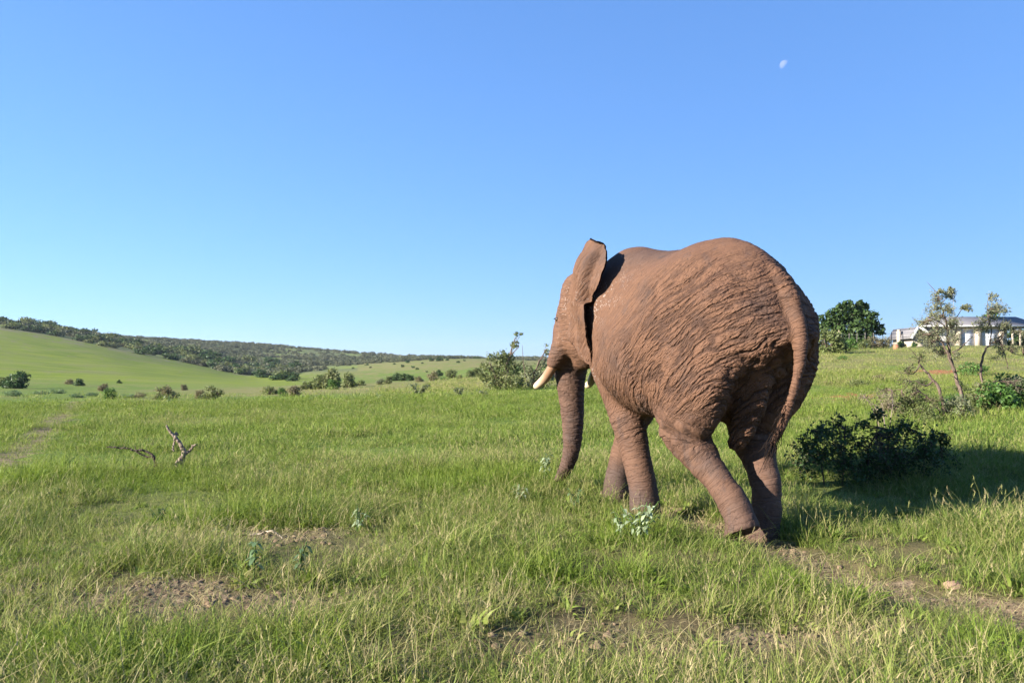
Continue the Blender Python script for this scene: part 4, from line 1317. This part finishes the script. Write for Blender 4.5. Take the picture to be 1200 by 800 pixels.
# ------------------------------------------------------------------ trees near the house and on the crest
clump_tree('dark_tree', 78, [([(1000, 411), (1000, 398), (1001, 385)], .25, .12)],
    [(975,373,9),(985,369,11),(1000,367,12),(1012,365,9),(1018,373,11),(1025,381,10),(1008,383,13),(990,385,12),(975,386,10),(1030,388,6),(967,380,8),(1006,356,5),(995,358,6),(984,360,5),(1016,359,4),(962,373,4),(1000,395,12),(985,396,10),(1016,393,9),(1010,354,3),(990,355,3),(972,366,4),(1026,368,3),(1034,382,3),(979,363,3)],
    7000, .36, 'leaf_dark', 'bark_dark', 'dense dark rounded tree behind the fence left of the house', 'tree', .5)
clump_tree('dark_tree', 62, [([(668, 437), (668, 415), (669, 395)], .16, .08)],
    [(664,378,11),(655,384,5),(672,370,12),(668,395,12),(678,388,10),(655,391,4)], 2600, .26, 'leaf_dark', 'bark_dark',
    'dark tree mostly hidden behind the elephant\'s head', 'tree', .5)
for (px, yb, ht, d0, kind, leaf, lab) in [
    (971, 417, 34, 60, 'round1', 'leaf_olive', 'tall olive bush right beside the elephant\'s rump'),
    (962, 415, 22, 61, 'loose0', 'leaf_grey', 'grey green bush close behind the elephant\'s tail'),
    (998, 409, 17, 72, 'round2', 'leaf_green', 'bright green bush below the dark round tree'),
    (1013, 408, 15, 71, 'loose1', 'leaf_olive', 'loose olive bush on the fence line below the dark tree'),
    (1024, 407, 17, 71, 'loose2', 'leaf_brown', 'dry brownish bush on the fence line'),
    (1036, 407, 17, 72, 'loose0', 'leaf_brown', 'dry brownish bush nearest the chimney on the fence line'),
    (1057, 405, 9, 80, 'round0', 'leaf_dark', 'small dark shrub before the lean-to of the house'),
    (1072, 404, 7, 82, 'round3', 'leaf_green', 'small green garden shrub under the porch gable'),
    (1145, 372, 12, 101, 'round2', 'leaf_green', 'green treetop showing over the middle of the house roof'),
    (1185, 405, 24, 101, 'round1', 'leaf_dark', 'dark bush filling the shade behind the carport posts'),
    (1200, 405, 26, 101, 'round3', 'leaf_dark', 'dark bush at the frame edge behind the carport posts'),
]:
    if 'treetop' in lab:
        x, y, z = at(px, 104); h = EYE + (HOR - 361.5) / F * 104 - z
        tag(place_bush(kind, (x, y, z - .1), h, 1.0, M[leaf], M['bark_dark'], 'tree', 1.0), lab, 'tree')
        continue
    bush_at(px, yb, ht, d0 - 2, d0 + 3, kind, leaf, 'bark_mid', lab)

# ------------------------------------------------------------------ thorn trees and shrubs on the right
limb_tree('thorn_tree', 21.0,
    [([(1131,506,0),(1128,480),(1124,455),(1117,430),(1113,405),(1112,385),(1107,362),(1103,346)], .085, .018),
     ([(1119,436),(1110,415),(1104,402),(1099,392)], .05, .02), ([(1104,352),(1098,341),(1089,330)], .016, .006),
     ([(1105,354),(1115,345),(1124,340)], .014, .005), ([(1113,388),(1122,372),(1129,361)], .022, .008),
     ([(1116,413),(1127,408),(1135,402),(1142,394)], .03, .012), ([(1123,447),(1117,442),(1112,441)], .022, .008),
     ([(1112,388),(1100,378),(1084,371)], .022, .007), ([(1112,402),(1098,398),(1086,388)], .02, .007)],
    [(1103,351,9),(1112,345,7),(1095,363,8),(1104,369,11),(1116,361,9),(1126,362,5),(1089,378,8),(1100,386,12),(1114,380,9),(1087,391,8),(1100,399,12),(1092,404,9),(1108,410,8),(1121,378,6),(1112,396,10),(1099,342,4,.5),(1114,338,3.5,.6),(1084,370,4,.5),(1118,418,6,.5)],
    'leaf_grey', 'bark_mid', 'tall sparse thorn tree in front of the white house', 'tree', 500, .043, .9)
limb_tree('thorn_tree', 21.6,
    [([(1140,507,0),(1146,492),(1150,475),(1151,455),(1150,432),(1154,412),(1161,402)], .07, .03),
     ([(1134,478),(1146,466),(1153,450)], .05, .03), ([(1160,403),(1164,386),(1163,366),(1164,346)], .028, .007),
     ([(1160,403),(1172,398),(1180,390),(1187,379)], .03, .01), ([(1171,399),(1177,412),(1182,432)], .026, .012),
     ([(1172,401),(1186,413),(1202,417)], .022, .008), ([(1153,452),(1166,446),(1180,447)], .024, .008), ([(1147,490),(1143,500),(1141,515)], .02, .03)],
    [(1163,350,6,.7),(1159,363,8),(1168,369,8),(1157,379,8),(1166,389,9),(1177,362,6),(1175,381,8),(1186,386,8),(1194,393,8),(1181,401,8),(1170,413,8,.7),(1191,406,7),(1207,395,9),(1160,455,10,.35),(1176,450,10,.35),(1190,452,9,.35),(1150,468,8,.3),(1150,382,5,.5)],
    'leaf_grey', 'bark_mid', 'leaning thorn tree with a pale lower branch at the frame edge', 'tree', 430, .043, .9)
limb_tree('dead_shrub', 19.5,
    [([(1107,478,0),(1098,457),(1088,440),(1079,427),(1075,418)], .065, .02), ([(1092,447),(1083,452),(1072,447),(1062,446)], .03, .012),
     ([(1078,428),(1068,438),(1058,437),(1049,435)], .022, .008), ([(1066,447),(1060,455),(1047,457)], .02, .007), ([(1112,500,0),(1100,482),(1088,465),(1076,458)], .04, .014),
     ([(1076,420),(1068,412),(1063,408)], .012, .005)],
    [(1062,430,9,.5),(1069,420,8,.4),(1055,446,9,.5),(1045,456,9,.4),(1080,452,9,.6),(1068,466,11,.7),(1086,474,10,1.),(1074,482,11,1.),(1060,474,9,.6),(1095,470,8,.7),(1042,468,8,.25)],
    'leaf_olive', 'bark_mid', 'half dead shrub with a dark stem leaning left', 'shrub', 360, .05, .9)
limb_tree('dead_brush', 17.5, [([(1036,498,0),(1032,478),(1026,462)], .02, .006), ([(1040,498,0),(1044,478),(1046,462)], .018, .005), ([(1032,498,0),(1020,478),(1010,464)], .016, .005), ([(1030,480),(1018,470),(1005,462)], .01, .004)],
    [(1026,462,9,.06),(1040,466,9,.06),(1014,466,8,.06),(1034,478,10,.12),(1048,475,8,.1)], 'leaf_brown', 'bark_pale', 'low tangle of bare grey twigs left of the leaning stem', 'brush', 80, .05, .6, .0045)
limb_tree('shrub', 11.5,
    [([(1012,562,0),(1014,525),(1016,505),(1018,484)], .022, .006), ([(985,562,0),(984,525),(985,495)], .02, .006), ([(1050,562,0),(1056,525),(1062,498)], .02, .006),
     ([(1060,535),(1080,520),(1100,514)], .014, .005), ([(1030,562,0),(1038,525),(1044,503)], .018, .005), ([(965,562,0),(962,525),(958,506)], .018, .005)],
    [(1018,485,7),(1015,498,9),(1010,512,11),(985,495,8),(980,510,11),(965,506,8),(960,520,11),(1030,506,9),(1045,501,8),(1040,516,11),(1060,498,8),(1066,511,11),(1085,511,8),(1098,515,6),(1000,526,11),(1020,531,13),(1050,529,12),(1075,526,10),(948,516,8),(945,530,9),(968,538,12),(990,540,13),(1012,542,13),(1035,541,13),(1058,540,12),(1080,537,10),(1000,508,9),(1052,512,9),(1028,518,10),(955,545,13,1.6),(980,548,13,1.6),(1005,550,13,1.6),(1030,549,13,1.6),(1055,548,13,1.6),(1078,546,12,1.5),(938,538,11,1.5),(930,522,8,1.2),(1108,545,10,1.2),(968,528,11,1.4),(995,535,11,1.4),(1022,538,11,1.4),(1046,534,11,1.4),(1095,528,9),(1100,540,10,.7)],
    'leaf_dark', 'bark_dark', 'dark leafy shrub standing in the elephant\'s shadow', 'shrub', 165, .048, .9, .0035, .55, grow=1.6)
for (px, yb, ht, d0, kind, leaf, lab) in [
    (1168, 507, 40, 22.5, 'round0', 'leaf_green', 'lush green bush at the foot of the leaning thorn tree'),
    (1194, 500, 46, 24.0, 'round2', 'leaf_green', 'lush green bush half cut by the right frame edge'),
    (1110, 500, 26, 23.0, 'loose1', 'leaf_green', 'low green bush between the two thorn tree trunks'),
    (1088, 503, 22, 20.5, 'round3', 'leaf_olive', 'low olive bush under the half dead shrub'),
    (1045, 482, 26, 19.0, 'loose0', 'leaf_brown', 'dry brown bush beside the tangle of bare grey twigs'),
    (1066, 492, 30, 18.0, 'loose2', 'leaf_olive', 'loose olive bush before the leaning dark stem'),
    (1122, 498, 34, 21.5, 'loose0', 'leaf_grey', 'grey green bush around the foot of the tall thorn tree'),
    (1150, 496, 40, 22.8, 'loose2', 'leaf_olive', 'olive bush half hiding the pale lower branch'),
    (1182, 470, 28, 25.0, 'loose1', 'leaf_brown', 'brownish twiggy bush behind the lush green ones'),
    (1128, 466, 18, 29.0, 'loose2', 'leaf_olive', 'small olive bush on the bank between the thorn trees'),
    (1078, 458, 14, 32.0, 'loose0', 'leaf_olive', 'small olive bush on the bank behind the half dead shrub'),
    (1030, 452, 9, 36.0, 'low2', 'leaf_brown', 'flat brown scrub on the bank right of the red soil'),
    (1160, 430, 9, 48.0, 'low0', 'leaf_olive', 'flat olive scrub below the garage pillars'),
    (988, 425, 7, 50.0, 'low1', 'leaf_green', 'dark green low scrub on the bank below the dark tree'),
    (1005, 455, 12, 34.0, 'low1', 'leaf_olive', 'low olive scrub patch on the slope above the red soil'),
    (1138, 446, 20, 37.0, 'low0', 'leaf_green', 'low green scrub patch behind the tall thorn tree'),
]:
    bush_at(px, yb, ht, d0 - 2, d0 + 2, kind, leaf, 'bark_mid', lab)

# ------------------------------------------------------------------ the two bushes in front of the elephant's tusks
clump_tree('tall_bush', 50, [([(592, 458), (594, 440), (598, 415), (604, 395)], .10, .03), ([(588, 458), (580, 440), (574, 425)], .07, .03)],
    [(575,436,12),(589,431,14),(600,446,12),(580,449,12),(598,419,9),(603,404,6),(606,392,4),(611,391,2.5),(588,416,8),(576,419,7),(605,432,9),(568,428,6),(610,449,7),(567,443,7),(594,452,9)],
    5200, .15, 'leaf_olive', 'bark_mid', 'tall olive bush with a pointed crooked top left of the tusk', 'bush', .6, .5, .25)
clump_tree('grey_bush', 52, [([(625, 455), (626, 440), (634, 420), (641, 408)], .07, .02), ([(620, 455), (614, 430), (612, 404)], .04, .008)],
    [(618,436,10),(628,441,12),(622,450,10),(635,427,8),(641,413,5),(613,427,6),(636,449,9),(646,440,8),(640,404,3)],
    2800, .14, 'leaf_grey', 'bark_mid', 'lower grey green bush just behind the left tusk tip', 'bush', .6, .5, .2)

# ------------------------------------------------------------------ bushes across the valley floor, left to right
MIDB = [  # column, base row, height px, near and far search depth, kind, leaves, squash, label
    (20, 455, 24, 95, 150, 'round0', 'leaf_dark', 'large dark rounded bush at the left frame edge below the hill'),
    (6, 452, 14, 95, 150, 'round2', 'leaf_olive', 'olive bush cut by the left frame edge beside the large dark bush'),
    (82, 450, 8, 95, 150, 'loose0', 'leaf_brown', 'tiny brown bush left of the small dark upright bush'),
    (93, 452, 10, 95, 150, 'round1', 'leaf_dark', 'small dark upright bush at the foot of the green hill'),
    (121, 458, 11, 90, 140, 'loose1', 'leaf_brown', 'rounded brown bush above the bright leafy bush'),
    (130, 468, 15, 60, 110, 'loose2', 'leaf_green', 'loose yellow green bush at the edge of the near field'),
    (140, 449, 5, 100, 160, 'round3', 'leaf_dark', 'tiny dark bush on the toe of the green hill'),
    (163, 466, 8, 65, 110, 'low0', 'leaf_brown', 'flat brown bush between the leafy bush and the big brown one'),
    (196, 467, 20, 65, 110, 'loose0', 'leaf_brown', 'big brown twiggy bush beside a small white flower'),
    (186, 470, 10, 60, 100, 'loose1', 'leaf_olive', 'small olive bush leaning against the big brown bush'),
    (216, 457, 8, 90, 140, 'loose2', 'leaf_brown', 'small thin bush between the two big brown ones'),
    (250, 469, 20, 65, 110, 'loose1', 'leaf_olive', 'wide olive brown bush on the pale bare strip'),
    (236, 467, 12, 65, 110, 'loose2', 'leaf_brown', 'dry brown bush at the left side of the wide olive one'),
    (317, 462, 13, 75, 120, 'loose0', 'leaf_olive', 'low olive bush left of the dark twiggy bush'),
    (333, 464, 12, 72, 120, 'loose2', 'leaf_green', 'thin green bush beside the dark twiggy bush'),
    (345, 464, 14, 72, 120, 'round1', 'leaf_brown', 'dark twiggy bush before the olive trees'),
    (357, 458, 12, 80, 130, 'loose1', 'leaf_olive', 'grey olive bush touching the olive trees from the left'),
    (372, 457, 20, 80, 130, 'round0', 'leaf_olive', 'shorter of the paired rounded olive trees'),
    (388, 457, 27, 80, 130, 'round3', 'leaf_olive', 'taller of the paired rounded olive trees'),
    (392, 459, 14, 75, 120, 'round2', 'leaf_green', 'small green bush at the foot of the paired olive trees'),
    (408, 457, 20, 80, 130, 'round1', 'leaf_olive', 'single rounded olive tree right of the pair'),
    (423, 452, 9, 90, 140, 'loose0', 'leaf_olive', 'small olive bush right of the single olive tree'),
    (445, 451, 9, 90, 140, 'loose1', 'leaf_grey', 'grey green bush above the dry grass, left of the dark ones'),
    (454, 450, 11, 95, 150, 'loose2', 'leaf_olive', 'olive bush next to the dark valley bushes'),
    (464, 446, 11, 110, 170, 'round0', 'leaf_dark', 'first dark bush of the valley trio'),
    (473, 446, 10, 110, 170, 'round1', 'leaf_dark', 'middle dark bush of the valley trio'),
    (481, 446, 9, 110, 170, 'round2', 'leaf_dark', 'last dark bush of the valley trio'),
    (491, 448, 9, 100, 150, 'loose0', 'leaf_brown', 'brown bush right of the dark valley trio'),
    (508, 446, 14, 105, 160, 'loose1', 'leaf_brown', 'wide brown bush left of the red earth bank'),
    (514, 440, 9, 120, 180, 'round3', 'leaf_dark', 'dark bush rising behind the wide brown one'),
    (529, 443, 12, 110, 160, 'round1', 'leaf_olive', 'rounded olive bush just left of the red earth bank'),
    (519, 449, 6, 95, 140, 'low1', 'leaf_green', 'low green bush in front of the wide brown one'),
    (538, 447, 6, 95, 140, 'loose2', 'leaf_olive', 'small olive bush below the red earth bank'),
    (552, 442, 10, 110, 160, 'round2', 'leaf_olive', 'wide olive bush right of the red earth bank'),
    (562, 441, 13, 105, 160, 'round0', 'leaf_olive', 'olive bush touching the tall pointed bush'),
]
for (px, yb, ht, d0, d1, kind, leaf, lab) in MIDB:
    tree = lab.startswith(('shorter', 'taller', 'single'))
    bush_at(px, yb, ht, d0, d1, kind, leaf, 'bark_mid', lab, None if tree else 'bushes across the valley floor', 'tree' if tree else 'bush', 1.0, 'olive_tree' if tree else 'bush')
for (px, yb, ht, sq, lab) in [
    (16, 464, 11, .8, 'low blue green leafy plant under the large dark bush'),
    (48, 462, 8, .8, 'dark blue green leafy plant beside the large dark bush'),
    (67, 461, 8, .8, 'blue green leafy plant under the tiny brown bush'),
    (92, 466, 9, .8, 'widest pale blue green leafy plant by the near field'),
    (108, 464, 8, .8, 'blue green leafy plant left of the yellow green bush'),
    (150, 466, 7, .8, 'blue green leafy plant right of the yellow green bush')]:
    bush_at(px, yb, ht, 60, 115, 'low%d' % int(rng.integers(0, 3)), 'leaf_bluish', 'bark_mid', lab, 'blue green plants of the valley floor', 'plant', .8, 'leafy_plant')

# ------------------------------------------------------------------ the belt of bushes along the upper edge of the green hillside
edge = [(-40, 379), (0, 385), (30, 388), (60, 393), (100, 402), (150, 412), (200, 422), (250, 431), (300, 444), (345, 449)]
ex, ey = zip(*edge)
for i in range(112):
    px = -20 + 368 * (i + .8 * rng.random()) / 112
    up = rng.random() ** 1.3 * (9 + px * .03)
    yb = float(np.interp(px, ex, ey)) - up + rng.normal() * .8
    ht = (8.0 + 5.5 * rng.random()) * (1.15 if px > 220 else 1.0)
    d = depth_for(px, yb, 230 if px < 260 else 150, 520)
    x, y, z = at(px, d); h = ht / F * d
    r = place_bush('far%d' % (i % 4), (x, y, z - .12 * h), h, rng.random() * 6.28, M['leaf_dark'] if rng.random() < .65 else M['leaf_olive'], M['bark_dark'], 'bush', .9, 1.25)
    tag(r, 'round bush in the belt along the upper edge of the green hillside', 'bush', 'bushes along the hillside edge')
HB = [(515,423,8),(524,422.5,4),(537,425,4),(544,423,3),(472,430,4.5),(484,431,4),(489,433,3.5),(448,424,4),(430,428,4),(434,431,3),(414,432,3),(420,424,5),(506,423,6),(556,419,4),(560,418,4),(532,418.5,3.5),(462,427,3),(500,436,3),(478,425,5),(495,426,3)]
for px, yb, ht in HB:
    d = depth_for(px, yb, 180, 700); x, y, z = at(px, d); h = ht / F * d
    r = place_bush('far%d' % int(rng.integers(0, 4)), (x, y, z - .1 * h), h, rng.random() * 6.28, M['leaf_dark'], M['bark_dark'], 'bush', .9)
    tag(r, 'dark dot of a bush scattered over the pale far slope', 'bush', 'bushes dotted over the pale far slope')

def far_scrub():
    n = 60000
    px = -120 + 760 * rng.random(n); d = np.exp(np.log(330) + (np.log(1050) - np.log(330)) * rng.random(n))
    x = (px - 600) / F * d; y = d
    lim = np.interp(px, [-120, 0, 100, 200, 300, 345, 400, 480, 560, 640], [400, 375, 370, 345, 300, 290, 420, 480, 560, 620])
    nn = fbm2(x, y, .012, 90, 4)
    dens = np.clip(.26 + .9 * nn, .03, 1) * smooth01(0, 25, d - lim)
    keep = rng.random(n) < dens * .55
    x, y, d = x[keep], y[keep], d[keep]; n = len(x)
    s = (1.6 + 2.6 * rng.random(n) ** 2) * (1 + .2 * (d > 600))
    pts = np.stack([x, y, ground_z(x, y) - .1 * s], 1)
    rot = np.stack([np.zeros(n), np.zeros(n), rng.random(n) * 6.28], 1)
    scl = np.stack([s * 1.15, s * 1.15, s * .8], 1)
    mt = leaf_material('far scrub', (.045, .06, .03), (.11, .125, .06), (.12, .122, .068), .15, True)
    dry = np.clip(.35 + .5 * fbm2(x, y, .02, 95, 3) + .25 * rng.normal(size=n), 0, 1)
    ms = []
    for i in range(4):
        me = _mesh_cache['far%d' % i][0].copy(); me.materials.clear(); ms.append(me)
    return scatter('scrubland', pts, dict(pick=rng.integers(0, 4, n), rot=rot, scl=scl, dry=dry), ms, mt, 'grey green scrub covering the far hillside')
far_scrub()

M['dead_pale'] = bark_material('bleached stick', (.26, .20, .15), (.50, .42, .33))
# ------------------------------------------------------------------ dead wood in the grass
def wood(name, d, lines, mat, label, cat, doff=.0):
    b = lines[0][0][0]; x0 = (b[0] - 600) / F * d
    org = np.array([x0, d, gz(x0, d)])
    m = MB()
    for pts, r0, r1 in lines:
        P = np.array([pix(p[0], p[1], d) + np.array([0, p[2] if len(p) > 2 else 0, 0]) for p in pts])
        S = spline(P, 7 * len(P)); S[1:-1] += rng.normal(size=(len(S) - 2, 3)) * min(r0, .012) * .5
        rr = np.linspace(r0, r1, len(S)) * (1 + .07 * np.sin(np.arange(len(S)) * 1.1))
        m.tube(S - org, rr * .85, 9, .5, .12)
    o = m.build(name, mat, None, True); o.location = org
    return tag(o, label, cat)
wood('dead_stump', 13.7, [([(208,556),(208,562),(211,541),(215,536),(217,530),(215,524),(211,517),(206,511),(201,506),(198,502),(196,498)], .062, .016),
     ([(216,533),(220,530),(224,527),(229,522,-.05),(233.5,520,-.1)], .036, .012), ([(215,556,.05),(216,562),(215,540),(217,533)], .05, .045), ([(206,512),(205,520),(206,526,-.08),(209,527,-.1)], .018, .008),
     ([(205,511),(207,507,.04),(208,510,.05)], .022, .016)], M['bark_pale'], 'forked bleached dead stump standing in the green grass', 'stump')
wood('fallen_branch', 13.4, [([(184,546),(183,538),(181,533),(176,530),(168,527),(160,527),(152,525),(144,524),(136,523),(127,523)], .026, .011),
     ([(181,535),(176,535),(170,533),(164,530),(161,528)], .016, .012), ([(161,528),(160,524),(159.5,521)], .009, .005)], M['bark_dark'], 'thin dark dead branch arching left out of the grass', 'branch')
wood('stick', 8.35, [([(268,629),(276,628.5),(285,627),(295,625),(305,624),(313,621),(320,620.5),(327,624),(333,629),(338,636)], .007, .009)], M['dead_pale'], 'pale curved stick lying on the dry patch', 'stick')
wood('stick', 6.15, [([(298,723),(306,724),(312,726),(321,726.5),(329,727)], .007, .005)], M['dead_pale'], 'short pale stick at the edge of the bare soil', 'stick')
wood('stick', 8.2, [([(249,629),(253,632),(257,635),(262,633)], .008, .006)], M['bark_pale'], 'short reddish stick left of the curved one', 'stick')

# ------------------------------------------------------------------ silver leaved plants
def silver_plant(px, y, d, h, n, label, leaf='leaf_silver', L=.12, spread=.16, nst=5, name='silver_plant', cat='plant', group=None, asp=.42):
    x = (px - 600) / F * d; z = gz(x, d)
    f, s = MB(), MB()
    for i in range(nst):
        a = rng.random() * 6.28; q = spread * (.3 + .9 * rng.random()) if nst > 1 else .01
        tip = np.array([math.cos(a) * q, math.sin(a) * q, h * (.75 + .35 * rng.random())])
        P = spline([(0, 0, -.03), tip * np.array([.35, .35, .5]), tip], 8)
        s.tube(P, np.linspace(.007, .004, 8), 5)
        m = int(n * 1.7) // nst
        for j in range(m):
            t = .45 + .55 * (j / m); b = P[min(7, int(t * 7))]
            aa = rng.random() * 6.28; dv = np.array([math.cos(aa), math.sin(aa), .35 - .9 * rng.random()]); dv /= np.linalg.norm(dv)
            LL = L * .68 * (.5 + .7 * rng.random()); sd = np.cross(dv, [0, 0, 1]); sd /= np.linalg.norm(sd) + 1e-6
            droop = np.array([0, 0, -.35 * LL]); up = np.cross(sd, dv) * LL * .10
            w = LL * asp * .5
            V = [b, b + dv * LL * .4 + sd * w + up, b + dv * LL * .45, b + dv * LL * .4 - sd * w + up, b + dv * LL + droop, b + dv * LL * .75 + sd * w * .7 + droop * .45, b + dv * LL * .78 + droop * .4, b + dv * LL * .75 - sd * w * .7 + droop * .45]
            f.add(V, [(0, 1, 2, 0), (0, 2, 3, 0)][:0] or [(1, 5, 6, 2), (2, 6, 7, 3)], rng.random())
            f.f.append(np.array([(0, 1, 2), (0, 2, 3), (5, 4, 6), (6, 4, 7)]) + f.n - 8)
    r = empty(name, (x, d, z))
    f.build('foliage', M[leaf], r, True); s.build('stem', M['leaf_green'], r, True)
    return tag(r, label, cat, group)
SP = 'silver leaved plants in the grass'
silver_plant(747, 642, 7.75, .40, 46, 'largest silvery plant beside the front foot of the elephant', L=.13, spread=.2, nst=7, group=SP)
silver_plant(728, 636, 7.9, .28, 20, 'small silvery plant just left of the largest one', L=.11, spread=.12, nst=4, group=SP)
silver_plant(640, 552, 12.6, .36, 30, 'silvery plant left of the elephant\'s trunk tip', L=.14, spread=.2, nst=6, group=SP)
silver_plant(612, 580, 10.2, .30, 22, 'pale wispy silvery plant in the grass below the trunk', L=.11, spread=.15, nst=5, group=SP)
silver_plant(420, 612, 8.6, .26, 20, 'silvery plant alone in the middle of the open grass', L=.11, spread=.14, nst=5, group=SP)
silver_plant(672, 590, 9.8, .24, 18, 'dark leaved weed before the far front foot', 'leaf_bluish', .12, .14, 5, group=SP)
silver_plant(300, 692, 6.5, .36, 12, 'single stalked weed with drooping pale and dark leaves', 'leaf_bluish', .12, .03, 1, 'weed', 'weed', asp=.5)
silver_plant(352, 686, 6.55, .30, 14, 'bushy weed with dark leaves right of the stalked weed', 'leaf_bluish', .11, .08, 3, 'weed', 'weed', asp=.5)
silver_plant(258, 630, 8.6, .2, 10, 'small dark weed beside the curved stick', 'leaf_bluish', .09, .08, 3, 'weed', 'weed')
silver_plant(66, 584, 10.4, .2, 14, 'dark weed in the grass at the far left', 'leaf_dark', .11, .12, 4, 'weed', 'weed')
silver_plant(190, 612, 9.0, .22, 16, 'dark broad leaved weed below the dead stump', 'leaf_dark', .10, .14, 5, 'weed', 'weed')
silver_plant(491, 463, 44, .75, 90, 'pale leafy plant in the field left of the tall bush', 'leaf_grey', L=.30, spread=.7, nst=9, group=SP)
silver_plant(538, 464, 43, .55, 60, 'pale leafy plant between the tall bush and its neighbour', 'leaf_grey', L=.26, spread=.45, nst=7, group=SP)
silver_plant(568, 468, 41, .42, 40, 'pale leafy plant at the foot of the tall bush', 'leaf_grey', L=.22, spread=.35, nst=6, group=SP)
silver_plant(443, 468, 42, .35, 16, 'tiny pale plant at the left end of the dry strip', L=.22, spread=.2, nst=4, group=SP)
silver_plant(199, 472, 38, .40, 14, 'white flowering plant in front of the big brown bush', L=.22, spread=.15, nst=4, group=SP)

b = at(1132, 6.15)
bm = bmesh_sphere(.075, 14)
co = np.array([v.co[:] for v in bm.vertices]); co *= 1 + .45 * noise3(co * 16)[:, None]; co[:, 2] *= .75
for v, c in zip(bm.vertices, co): v.co = c
o = bpy.data.objects.new('stone', bm); bm.materials.append(plain('pale reddish stone', (.24, .16, .115), .9, .15, .25, 25)); COL.objects.link(o); o.location = (b[0] + .06, b[1] + .35, b[2] + .05)
tag(o, 'fist sized pale reddish stone beside the worn path', 'stone')

# ------------------------------------------------------------------ the daytime moon
km = NT('pale moon rock')
n_ = km.noise(km.obj(), .12, 5, .6)
df = km.n('ShaderNodeBsdfDiffuse'); km.l(km.mix(n_, (.03, .024, .024), (.075, .06, .06)), df.inputs[0])
tp = km.n('ShaderNodeBsdfTransparent')
ad = km.n('ShaderNodeAddShader'); km.l(df.outputs[0], ad.inputs[0]); km.l(tp.outputs[0], ad.inputs[1]); km.l(ad.outputs[0], km.out.inputs[0])
me = bmesh_sphere(14.5, 32); me.materials.append(km.m)
mo = bpy.data.objects.new('moon', me); COL.objects.link(mo)
pm_ = pix(919.5, 76.5, 2500.0)
# exact direction through the tilted camera
ray = cam.rotation_euler.to_matrix() @ Vector(((919.5 - 600) / F, (400 - 76.5) / F, -1.0))
# moon phase cut into the mesh: only a lit half is kept
bm = bmesh.new(); bm.from_mesh(me)
_rt = cam.rotation_euler.to_matrix()
_n = (_rt @ Vector((-.84, .55, .12))).normalized()
bmesh.ops.bisect_plane(bm, geom=bm.verts[:] + bm.edges[:] + bm.faces[:], plane_co=(0, 0, 0), plane_no=_n, clear_inner=True)
bm.to_mesh(me); bm.free()
mo.location = Vector((0, 0, EYE)) + ray.normalized() * 2700
tag(mo, 'pale half moon in the blue daytime sky', 'moon')

# ------------------------------------------------------------------ the air between here and the far hills
if FAST != 'nohaze':
    hb = MB(); hb.box((-2600, -2600, -14), (2600, 2600, 75))
    kh = NT('pale air'); v = kh.n('ShaderNodeVolumePrincipled')
    v.inputs['Color'].default_value = (.80, .88, 1.0, 1); v.inputs['Density'].default_value = HAZE; v.inputs['Anisotropy'].default_value = .2
    kh.l(v.outputs[0], kh.out.inputs['Volume'])
    hz = hb.build('haze', kh.m)
    tag(hz, 'pale thin air over the whole valley', None, None, 'stuff')
